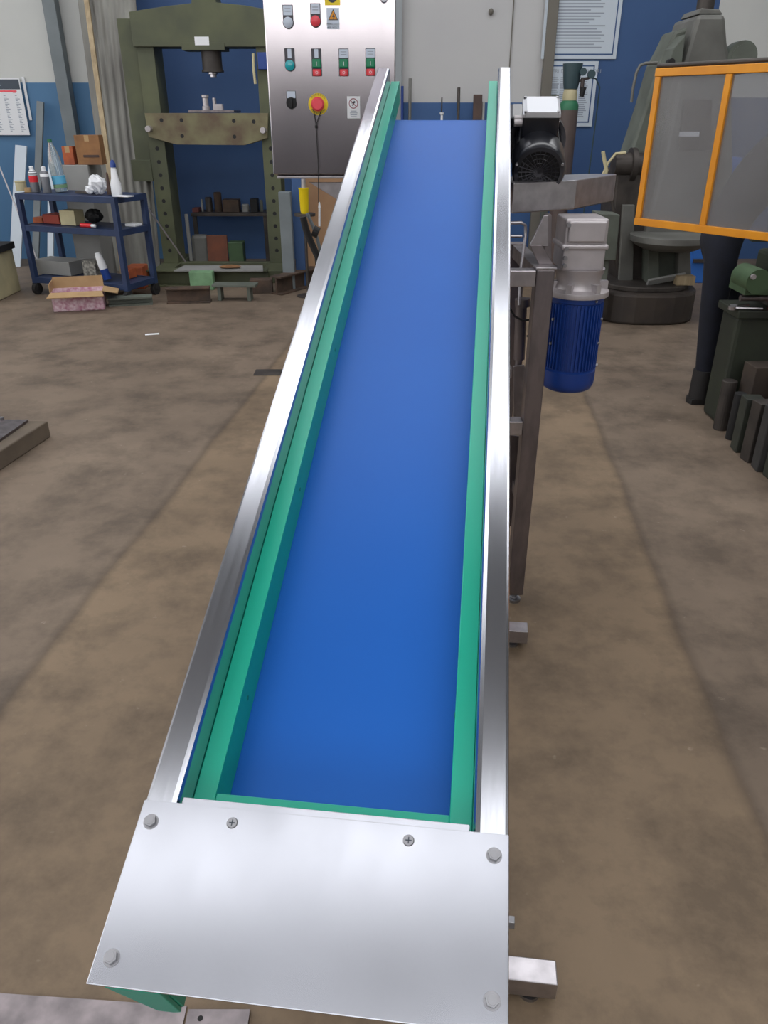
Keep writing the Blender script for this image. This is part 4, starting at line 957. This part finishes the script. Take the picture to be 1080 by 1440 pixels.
part('gauge', MB().cyl((.085, -.06, sh_ + .245), (.085, -.09, sh_ + .245), .032, seg=20), 'slate', rgo); part('gauge', MB().cyl((.165, -.06, sh_ + .225), (.165, -.09, sh_ + .225), .036, seg=20), 'slate', rgo)
part('adjusting_knob', MB().cyl((.1, -.05, sh_ + .04), (.11, -.05, sh_ + .12), .02, .028, seg=16), 'blackm', rgo)
part('hose', MB().tube([(.16, -.04, sh_ + .2), (.22, -.04, sh_ + .19), (.27, -.02, sh_ + .12), (.27, 0, sh_ - .3), (.25, 0, .3), (.2, 0, .01)], .007, 8), 'slate', gc, smooth=True)
single('valve_box', MB().bx(at(776, 135, 8.5).x, at(786, 135, 8.5).x, 8.5, 8.56, 0, at(776, 133, 8.5).z), 'machine_green', 'slim grey-green stand just left of the gas cylinder', 'stand', bevel=.004)

# ------------------------------------------------------------------ big old machine tool (radial type) behind the yellow screen
YD = 6.3
mt = thing('slotting_machine', 'big old grey machine tool with tapering column and dark round base, behind the yellow screen', 'machine tool', (at(925, 400, YD).x, YD + .2, 0), local=False)
def Q(px, py, Y=YD): p = at(px, py, Y); return (p.x, p.z)
c0 = fl(915, 458); c1 = (at(915, 430, 6.4).x, 6.5)
bpoly = []
for i in range(28):
    t = 2 * PI * i / 28; ex = math.copysign(abs(math.cos(t)) ** .7, math.cos(t)); ey = math.copysign(abs(math.sin(t)) ** .7, math.sin(t)); bpoly.append((2.07 + .42 * ex, 6.5 + .58 * ey))
q = MB().prism(bpoly, 0, .23, 'z'); part('base', q, mat('machine_base', (64, 56, 50), .7, .1, (52, 46, 43), 6, .05), mt, .02)
part('base_step', MB().prism([(2.07 + (x - 2.07) * .85, 6.5 + (y - 6.5) * .85) for x, y in bpoly], .2305, .27, 'z'), 'iron', mt, .008)
part('lower_column', MB().prism([Q(905, 400), Q(972, 400), Q(972, 330), Q(905, 330)], YD, YD + .5, 'y'), 'machine_green', mt, .02)
part('slideway', MB().prism([Q(952, 402, 6.2), Q(973, 402, 6.2), Q(970, 335, 6.2), Q(956, 335, 6.2)], 6.2, 6.29, 'y'), 'machine_grey', mt, .006)
part('slideway', MB().prism([Q(910, 402, 6.2), Q(928, 402, 6.2), Q(926, 335, 6.2), Q(912, 335, 6.2)], 6.2, 6.29, 'y'), 'machine_green', mt, .006)
part('round_table', MB().lathe([(.2, .0), (.26, .03), (.3, .06), (.3, .1)], (at(945, 340, 6.1).x, 6.15, at(945, 345, 6.1).z - .03), 32), 'machine_grey', mt, smooth=True)
part('main_casting', MB().prism([Q(905, 335), Q(972, 335), Q(1010, 330), Q(1032, 240), Q(1030, 95), Q(1024, 60), Q(1021, 20), Q(981, 20), Q(972, 50), Q(958, 100), Q(930, 240)], YD, YD + .5, 'y'), 'machine_grey', mt, .03)
part('flank_casting', MB().prism([Q(970, 38, 6.45), Q(950, 43, 6.45), Q(938, 68, 6.45), Q(925, 92, 6.45), Q(908, 150, 6.45), Q(884, 222, 6.45), Q(893, 330, 6.45), Q(940, 330, 6.45)], 6.45, 6.75, 'y'), 'machine_green', mt, .02)
part('front_cover', MB().prism([Q(963, 48, 6.28), Q(957, 94, 6.28), Q(938, 94, 6.28), Q(946, 68, 6.28)], 6.26, 6.45, 'y'), 'machine_green', mt, .006)
part('cover_knob', MB().cyl((Q(942, 88, 6.24)[0], 6.2, Q(942, 88, 6.24)[1]), (Q(942, 88, 6.24)[0], 6.26, Q(942, 88, 6.24)[1]), .024, seg=16), 'blackm', mt)
part('top_flange', MB().prism([Q(984, 19), Q(1021, 19), Q(1016, 12), Q(990, 10)], YD + .05, YD + .4, 'y'), 'machine_grey', mt, .006)
part('top_spindle', MB().cyl((Q(1006, 10)[0], YD + .2, Q(1006, 14)[1]), (Q(1006, 10)[0], YD + .2, Q(1006, -40)[1]), .06, seg=20), 'iron', mt, smooth=True)
xw, zw = Q(1036, 82, 6.4); wh = MB(); wh.cyl((xw, 6.3, zw), (xw, 6.42, zw), .105, seg=32); wh.cyl((xw, 6.29, zw), (xw, 6.3, zw), .08, seg=32)
part('side_wheel', wh, 'machine_green', mt, .006, True)
part('dark_recess', MB().prism([Q(962, 140, 6.27), Q(1002, 140, 6.27), Q(1000, 212, 6.27), Q(955, 212, 6.27)], 6.27, 6.299, 'y'), 'iron', mt, .004)
part('pale_plate', MB().prism([Q(956, 185, 6.26), Q(984, 185, 6.26), Q(983, 192, 6.26), Q(955, 192, 6.26)], 6.262, 6.268, 'y'), 'paper', mt)
part('lever', MB().tube([at(888, 144, 6.5), at(890, 125, 6.5), at(895, 102, 6.5), at(900, 92, 6.5), at(908, 89, 6.5), at(935, 88, 6.5)], .011, 8), 'machine_grey', mt, smooth=True)
q = MB(); a = at(862, 232, 6.4); b_ = at(905, 232, 6.4); q.cyl(a, b_, .085, seg=24); q.cyl(at(885, 232, 6.4), at(892, 232, 6.4), .12, seg=24)
part('side_shaft', q, 'iron', mt, smooth=True)
part('rope', MB().tube([at(843, 262, 6.3), at(848, 245, 6.3), at(856, 228, 6.3), at(866, 216, 6.3), at(880, 215, 6.3)], .01, 8), 'cream', mt, smooth=True)
part('rope', MB().tube([at(848, 213, 6.3), at(850, 225, 6.3), at(853, 240, 6.3), at(846, 262, 6.3)], .014, 8), 'cream', mt, smooth=True)
part('cable', MB().tube([at(858, 265, 6.2), at(862, 290, 6.2), at(866, 330, 6.2), at(868, 372, 6.2)], .012, 8), 'iron', mt, smooth=True)
part('side_body', MB().prism([Q(870, 240), Q(925, 240), Q(925, 330), Q(905, 405), Q(872, 405), Q(862, 330)], YD + .05, YD + .45, 'y'), 'iron', mt, .015)
part('grey_door', MB().prism([Q(876, 288, 6.3), Q(893, 288, 6.3), Q(890, 400, 6.3), Q(870, 400, 6.3)], 6.3, 6.34, 'y'), 'machine_grey', mt, .006)
single('motor_stand', MB().prism([Q(842, 300, 5.9), Q(872, 302, 5.9), Q(866, 366, 5.9), Q(840, 366, 5.9)], 5.9, 6.1, 'y').bx(Q(848, 366, 5.9)[0], Q(860, 366, 5.9)[0], 5.95, 6.05, 0, Q(848, 365, 5.9)[1]), 'machine_green', 'grey-green box on a stand, left of the big machine tool', 'box', bevel=.006)
bz3 = .2705
lean('steel_strip', 'grey_box', (at(905, 415, 6.15).x, 6.1, bz3 + .02), (at(965, 402, 6.1).x, 6.17, bz3 + .06), .02, .05, 'pale steel strip lying across the base of the big machine tool', 'steel strip')
x = at(966, 412, 6.05); single('wood_block', MB().bx(x.x - .08, x.x + .06, 6.08, 6.16, bz3, bz3 + .07), 'wood', 'small wooden block on the base of the big machine tool', 'block', bevel=.004)
# bright blue cabinet right behind
a, b_ = at(978, 330, 7.6), at(1006, 330, 7.6)
bc_ = thing('blue_locker', 'bright blue metal locker seen low behind the lathe', 'locker', ((a.x + b_.x) / 2 + .2, 7.8, 0), local=False)
part('body', MB().bx(a.x, b_.x + .12, 7.6, 8.1, 0, 1.1), mat('locker_blue', (50, 112, 200), .5), bc_, .006); part('handle_bar', MB().bx(a.x + .02, b_.x + .1, 7.575, 7.599, at(0, 369, 7.6).z, at(0, 364, 7.6).z), 'iron', bc_)

# ------------------------------------------------------------------ green lathe at the right edge
lt = thing('green_lathe', 'dark green lathe with lighter green cross slide, at the right edge of the picture', 'lathe', (2.3, 4.05, 0), local=False)
LX0, LY0, LY1 = 1.745, 3.80, 4.02
part('base', MB().bx(LX0, 3.3, LY0, 4.45, 0, .5) if False else MB().prism([(LX0, LY0), (3.2, LY0), (3.2, 4.5), (2.45, 4.5), (2.4, 4.02), (LX0, 4.0)], 0, .56, 'z'), 'lathe_green', lt, .02)
part('chip_tray', MB().bx(LX0 - .02, 3.2, LY0 - .04, 4.02, .561, .60), 'lathe_green', lt, .006)
part('bed', MB().bx(LX0 + .16, 3.2, 3.86, 4.0, .601, .70), 'iron', lt, .006)
cx_ = 1.72
q = MB(); q.cyl((1.77, 3.72, .745), (1.77, 3.9, .745), .058, seg=28); q.bx(1.725, 1.85, 3.74, 3.93, .68, .75)
part('cross_slide', q, 'lathe_light', lt, .012, True)
part('oil_cap', MB().cyl((1.735, 3.705, .77), (1.735, 3.72, .77), .012, seg=12), 'alu', lt)
part('back_guard', MB().bx(1.93, 3.2, 4.003, 4.018, .60, .88), 'lathe_green', lt, .004)
part('saddle', MB().bx(1.86, 2.2, 3.74, 4.0, .70, .86), 'lathe_green', lt, .02)
part('headstock', MB().bx(2.5, 3.1, 3.78, 4.4, .60, 1.1), 'lathe_light', lt, .03)
part('feed_rod', MB().cyl((1.72, 3.77, .66), (3.1, 3.77, .66), .014, seg=12), 'steel_dull', lt)
q = MB().tube([(1.93 + .09 * math.cos(2 * PI * i / 24), 3.70, .66 + .09 * math.sin(2 * PI * i / 24)) for i in range(25)], .01, 8)
for k in range(3):
    t = 2 * PI * k / 3; q.tube([(1.93, 3.71, .66), (1.93 + .09 * math.cos(t), 3.70, .66 + .09 * math.sin(t))], .007, 8)
part('handwheel', q, 'iron', lt, smooth=True)
part('lever', MB().tube([(1.86, 3.72, .78), (1.82, 3.66, .88)], .007, 8).blob((1.82, 3.66, .89), (.018, .018, .018)), 'iron', lt)
part('splash_arm', MB().bx(1.78, 2.3, 3.9, 3.94, .90, .94).bx(2.1, 2.14, 3.9, 3.94, .86, .9), 'lathe_green', lt, .004)
# tools lying on the tray
tz = .6005
def tool(name, p0, p1, m__, label, cat, jaw=True):
    a, b_ = Vector(p0), Vector(p1); q = MB().tube([a, b_], .008, 8); d = (b_ - a).normalized()
    if jaw: q.cyl(a - Vector((0, 0, .008)), a + Vector((0, 0, .008)), .018, seg=14)
    single(name, q, m__, label, cat)
tool('spanner', (1.70, 3.79, tz + .008), (1.84, 3.77, tz + .008), 'steel', 'bright spanner lying on the lathe tray, left one', 'spanner')
tool('pliers', (1.72, 3.82, tz + .008), (1.80, 3.84, tz + .008), 'steel', 'bright pliers beside the spanner on the lathe tray', 'pliers')
single('red_tin', MB().cyl((1.90, 3.79, tz + .002), (1.90, 3.79, tz + .06), .022, seg=16), 'red', 'small red tin on the lathe tray', 'tin')

# steel offcuts standing on the floor in front of the lathe
offs = [  # x, y, wx, wy, h, material, label
    (1.715, 3.66, .05, .09, .26, 'iron', 'dark rounded steel offcut, farthest of the front row before the lathe'),
    (1.765, 3.56, .04, .07, .24, 'blackm', 'narrow black steel offcut next to the farthest one in the front row'),
    (1.735, 3.46, .06, .08, .27, 'machine_green', 'grey-green steel offcut, third from the far end of the front row'),
    (1.76, 3.35, .05, .07, .29, 'iron', 'dark flat steel offcut in the middle of the front row'),
    (1.745, 3.24, .08, .08, .30, 'machine_grey', 'grey wide steel offcut right of the middle of the front row'),
    (1.76, 3.13, .05, .09, .31, 'machine_green', 'green-tinged steel offcut, second from the near end of the front row'),
    (1.77, 3.02, .09, .08, .32, 'machine_grey', 'pale grey steel offcut at the near end of the front row'),
    (1.86, 3.68, .10, .12, .36, 'brown', 'tall brown steel block, left one of the back row before the lathe'),
    (1.985, 3.58, .06, .12, .37, 'rust', 'narrow rusty steel block, second of the back row before the lathe'),
    (1.93, 3.42, .10, .14, .36, 'rust', 'broad rusty brown steel block, third of the back row'),
    (1.98, 3.24, .12, .16, .35, 'steel_dull', 'broad dull steel block at the near end of the back row')]
M['off_a'] = mat('offcut_greenish', (62, 66, 58), .6, .3, (50, 52, 48), 8); M['off_b'] = mat('offcut_grey', (74, 74, 74), .55, .4, (58, 58, 60), 8); M['off_c'] = mat('offcut_brown', (72, 62, 54), .7, .2, (56, 48, 44), 8)
FRONT = [(1003, 604), (1018, 618), (1033, 634), (1047, 648), (1063, 661), (1081, 674), (1101, 690)]
for i, (x, y, wx, wy, h, m__, label) in enumerate(offs):
    wx = max(wx, .07); m__ = {'machine_green': 'off_a', 'machine_grey': 'off_b', 'steel_dull': 'off_b', 'rust': 'off_c', 'brown': 'off_c'}.get(m__, m__)
    k_ = FRONT[i] if i < len(FRONT) else None
    if k_: c_ = fl(*k_); x, y = c_.x + wx * .55, c_.y + .01
    wx *= 1.25
    T = Matrix.Translation((x, y, 0)) @ Matrix.Rotation(R((-12, 5, -4, 8, -6, 3, -9, 4, -3, 6, -2)[i]), 4, 'Z')
    if i in (0, 1): mb = MB().cyl((0, 0, 0), (0, 0, h), wy / 2 * .8, seg=20, T=T)
    else: mb = MB().bx(-wx / 2, wx / 2, -wy / 2, wy / 2, 0, h, 0, T)
    single('steel_offcut', mb, m__, label, 'steel offcut', 'steel offcuts standing before the lathe', .004)

# ------------------------------------------------------------------ yellow framed splash screen
A_, B_ = Vector((1.05, 3.40, 0)), Vector((1.40, 2.93, 0)); dd = (B_ - A_).normalized(); LN = 1.05
TS = Matrix.Translation(A_) @ Matrix.Rotation(math.atan2(dd.y, dd.x), 4, 'Z')
sc = thing('guard_screen', 'yellow framed guard screen with scratched clear panes, at the right before the machines', 'guard screen', T=TS)
Zb, Zt = 1.04, 1.605
part('bottom_rail', MB().bx(0, LN, -.013, .013, Zb, Zb + .028), 'yellow', sc, .002)
part('top_rail', MB().bx(0, LN, -.013, .013, Zt - .028, Zt), 'yellow', sc, .002)
for k, xx in enumerate((0.002, .30, .68, LN - .026)):
    part('stile', MB().bx(xx, xx + .024, -.012, .012, Zb + .0285, Zt - .0285), 'yellow', sc, .002)
for x0, x1 in ((.0265, .2995), (.3245, .6795), (.7045, LN - .0265)):
    part('pane', MB().bx(x0, x1, -.002, .002, Zb + .028, Zt - .028), 'poly', sc, label='scratched smoky clear pane')
part('top_rod', MB().cyl((.0, 0, Zt + .008), (LN, 0, Zt + .012), .008, seg=12), 'iron', sc)
part('support_post', MB().bx(LN + .001, LN + .05, -.025, .025, 0, Zt), 'yellow', sc, .003)
part('base_plate', MB().bx(LN - .06, LN + .11, -.1, .1, 0, .012), 'yellow', sc, .002)

# ------------------------------------------------------------------ person at the lathe
def skinned(name, verts, edges, rad, m__, T=None, root=0):
    me = bpy.data.meshes.new(name + '_cage'); me.from_pydata(verts, edges, [])
    ob = bpy.data.objects.new(name + '_cage', me); COL.objects.link(ob)
    sk_ = ob.modifiers.new('skin', 'SKIN'); sk_.use_smooth_shade = True
    for i, r in enumerate(rad):
        d = me.skin_vertices[0].data[i]; d.radius = (r if isinstance(r, tuple) else (r, r)); d.use_root = (i == root)
    ss = ob.modifiers.new('sub', 'SUBSURF'); ss.levels = 2; ss.render_levels = 2
    bpy.context.view_layer.update()
    m2 = bpy.data.meshes.new_from_object(ob.evaluated_get(bpy.context.evaluated_depsgraph_get()))
    mb = MB().add([v.co for v in m2.vertices], [tuple(p.vertices) for p in m2.polygons])
    bpy.data.objects.remove(ob); return mb
px_, py_ = 1.745, 4.17
pe = thing('person', 'person in dark navy work clothes and black boots, bending over the green lathe', 'person', (px_, py_, 0), local=False)
J = {'pel': (1.73, 4.25, .90), 'sp': (1.82, 4.25, 1.08), 'ch': (1.96, 4.25, 1.26), 'nk': (2.10, 4.24, 1.40), 'hd0': (2.15, 4.23, 1.45), 'hd1': (2.24, 4.22, 1.53),
     'h1': (1.73, 4.17, .87), 'k1': (1.735, 4.16, .50), 'a1': (1.76, 4.15, .12), 't1': (1.90, 4.13, .06),
     'h2': (1.74, 4.36, .87), 'k2': (1.84, 4.40, .50), 'a2': (1.82, 4.44, .12), 't2': (1.96, 4.44, .06),
     's1': (2.02, 4.06, 1.32), 'e1': (1.98, 3.98, 1.06), 'w1': (2.05, 3.90, .88), 'm1': (2.06, 3.88, .80),
     's2': (2.02, 4.44, 1.32), 'e2': (2.1, 4.44, 1.08), 'w2': (2.28, 4.34, 1.16), 'm2': (2.34, 4.31, 1.17)}
for k_ in ('k2', 'a2', 't2'): J[k_] = (J[k_][0] + .1, J[k_][1], J[k_][2])
J = {k_: (p_[0] + .03, p_[1], p_[2]) for k_, p_ in J.items()}
keys = list(J); E_ = [('pel', 'sp'), ('sp', 'ch'), ('ch', 'nk'), ('nk', 'hd0'), ('hd0', 'hd1'), ('pel', 'h1'), ('h1', 'k1'), ('k1', 'a1'), ('a1', 't1'), ('pel', 'h2'), ('h2', 'k2'), ('k2', 'a2'), ('a2', 't2'),
     ('ch', 's1'), ('s1', 'e1'), ('e1', 'w1'), ('w1', 'm1'), ('ch', 's2'), ('s2', 'e2'), ('e2', 'w2'), ('w2', 'm2')]
RD = {'pel': .13, 'sp': .125, 'ch': .14, 'nk': .06, 'hd0': .075, 'hd1': .095, 'h1': .095, 'k1': .068, 'a1': .055, 't1': .04, 'h2': .095, 'k2': .068, 'a2': .055, 't2': .04,
      's1': .065, 'e1': .048, 'w1': .033, 'm1': .03, 's2': .065, 'e2': .048, 'w2': .033, 'm2': .03}
vv = [J[k] for k in keys]; ee = [(keys.index(a), keys.index(b_)) for a, b_ in E_]
body = skinned('body', vv, ee, [RD[k] for k in keys], 'skin')
bo_ = part('body', body, 'trousers', pe, smooth=False)
for p in bo_.data.polygons: p.use_smooth = True
bo_.data.materials.append(M['skin'])
Ti = WM[pe.name]; inv = pe.matrix_world
for p in bo_.data.polygons:
    c_ = inv @ p.center
    if c_.x > 2.135 and c_.z > 1.40 and abs(c_.y - 4.23) < .13: p.material_index = 1
# fingers and thumb on both hands (skin)
def hand(wr, tip, side):
    wr, tip = Vector(wr), Vector(tip); d = (tip - wr).normalized(); lat = d.cross(Vector((0, 0, 1)));
    lat = lat.normalized() if lat.length > .1 else Vector((0, 1, 0)); nn_ = lat.cross(d)
    q = MB().blob(tip, (.03, .03, .03))
    for k, L_ in enumerate((.062, .072, .068, .054)):
        s_ = tip + lat * (-.024 + .016 * k) + d * .02
        q.tube([s_, s_ + d * L_ * .4 - nn_ * .004, s_ + d * L_ * .75 - nn_ * .016, s_ + d * L_ * .9 - nn_ * .03], [.009, .0085, .008, .006], 8)
    s_ = tip - lat * .028 - d * .01; q.tube([s_, s_ - lat * .022 + d * .02, s_ - lat * .028 + d * .045], [.011, .010, .007], 8)
    return q
for w_, m2_ in ((J['w1'], J['m1']), (J['w2'], J['m2'])): part('hand', hand(w_, m2_, 1), 'skin', pe, smooth=True)
hc = Vector((2.245, 4.225, 1.52)); part('hair', MB().blob(hc + Vector((-.015, 0, .03)), (.10, .085, .095), 18, 10, 0, .02), 'hair', pe, smooth=True)
fd = Vector((.8, 0, -.6)); fc_ = hc + Vector((.05, 0, -.03))
part('face', MB().blob(fc_, (.075, .065, .085), 18, 12).blob(fc_ + fd * .085, (.016, .012, .02)).blob(fc_ + Vector((0, .068, 0)), (.014, .01, .025)).blob(fc_ + Vector((0, -.068, 0)), (.014, .01, .025)), 'skin', pe, smooth=True)
part('eyes', MB().blob(fc_ + Vector((.07, .028, 0)), (.008, .01, .007)).blob(fc_ + Vector((.07, -.028, 0)), (.008, .01, .007)), 'blackm', pe)
part('mouth', MB().blob(fc_ + Vector((.062, 0, -.055)), (.008, .022, .005)), mat('lips', (140, 80, 72), .6), pe)
for (x, y) in ((1.80, 4.15), (1.96, 4.44)):
    b = MB(); b.prism([(x - .075, y - .045), (x + .1, y - .05), (x + .185, y - .035), (x + .2, y), (x + .185, y + .035), (x + .1, y + .05), (x - .075, y + .045), (x - .09, y)], 0, .03, 'z')
    b.blob((x + .07, y, .055), (.13, .05, .05), 18, 10); b.cyl((x - .02, y, .03), (x - .02, y, .19), .06, .058, seg=18)
    part('boot', b, 'boot', pe, .006, True)

# ------------------------------------------------------------------ repeats of one kind share a group
for o in list(COL.objects):
    k = o.name.split('.')[0]
    if 'label' in o and o.parent is None and 'group' not in o:
        g = {'spray_can': 'spray cans on the trolley top', 'parts_bin': 'bins on the middle trolley shelf', 'rod': 'rods leaning on the big door',
             'wall_poster': 'posters on the blue wall', 'wall_calendar': 'calendars on the left wall'}.get(k)
        if g: o['group'] = g
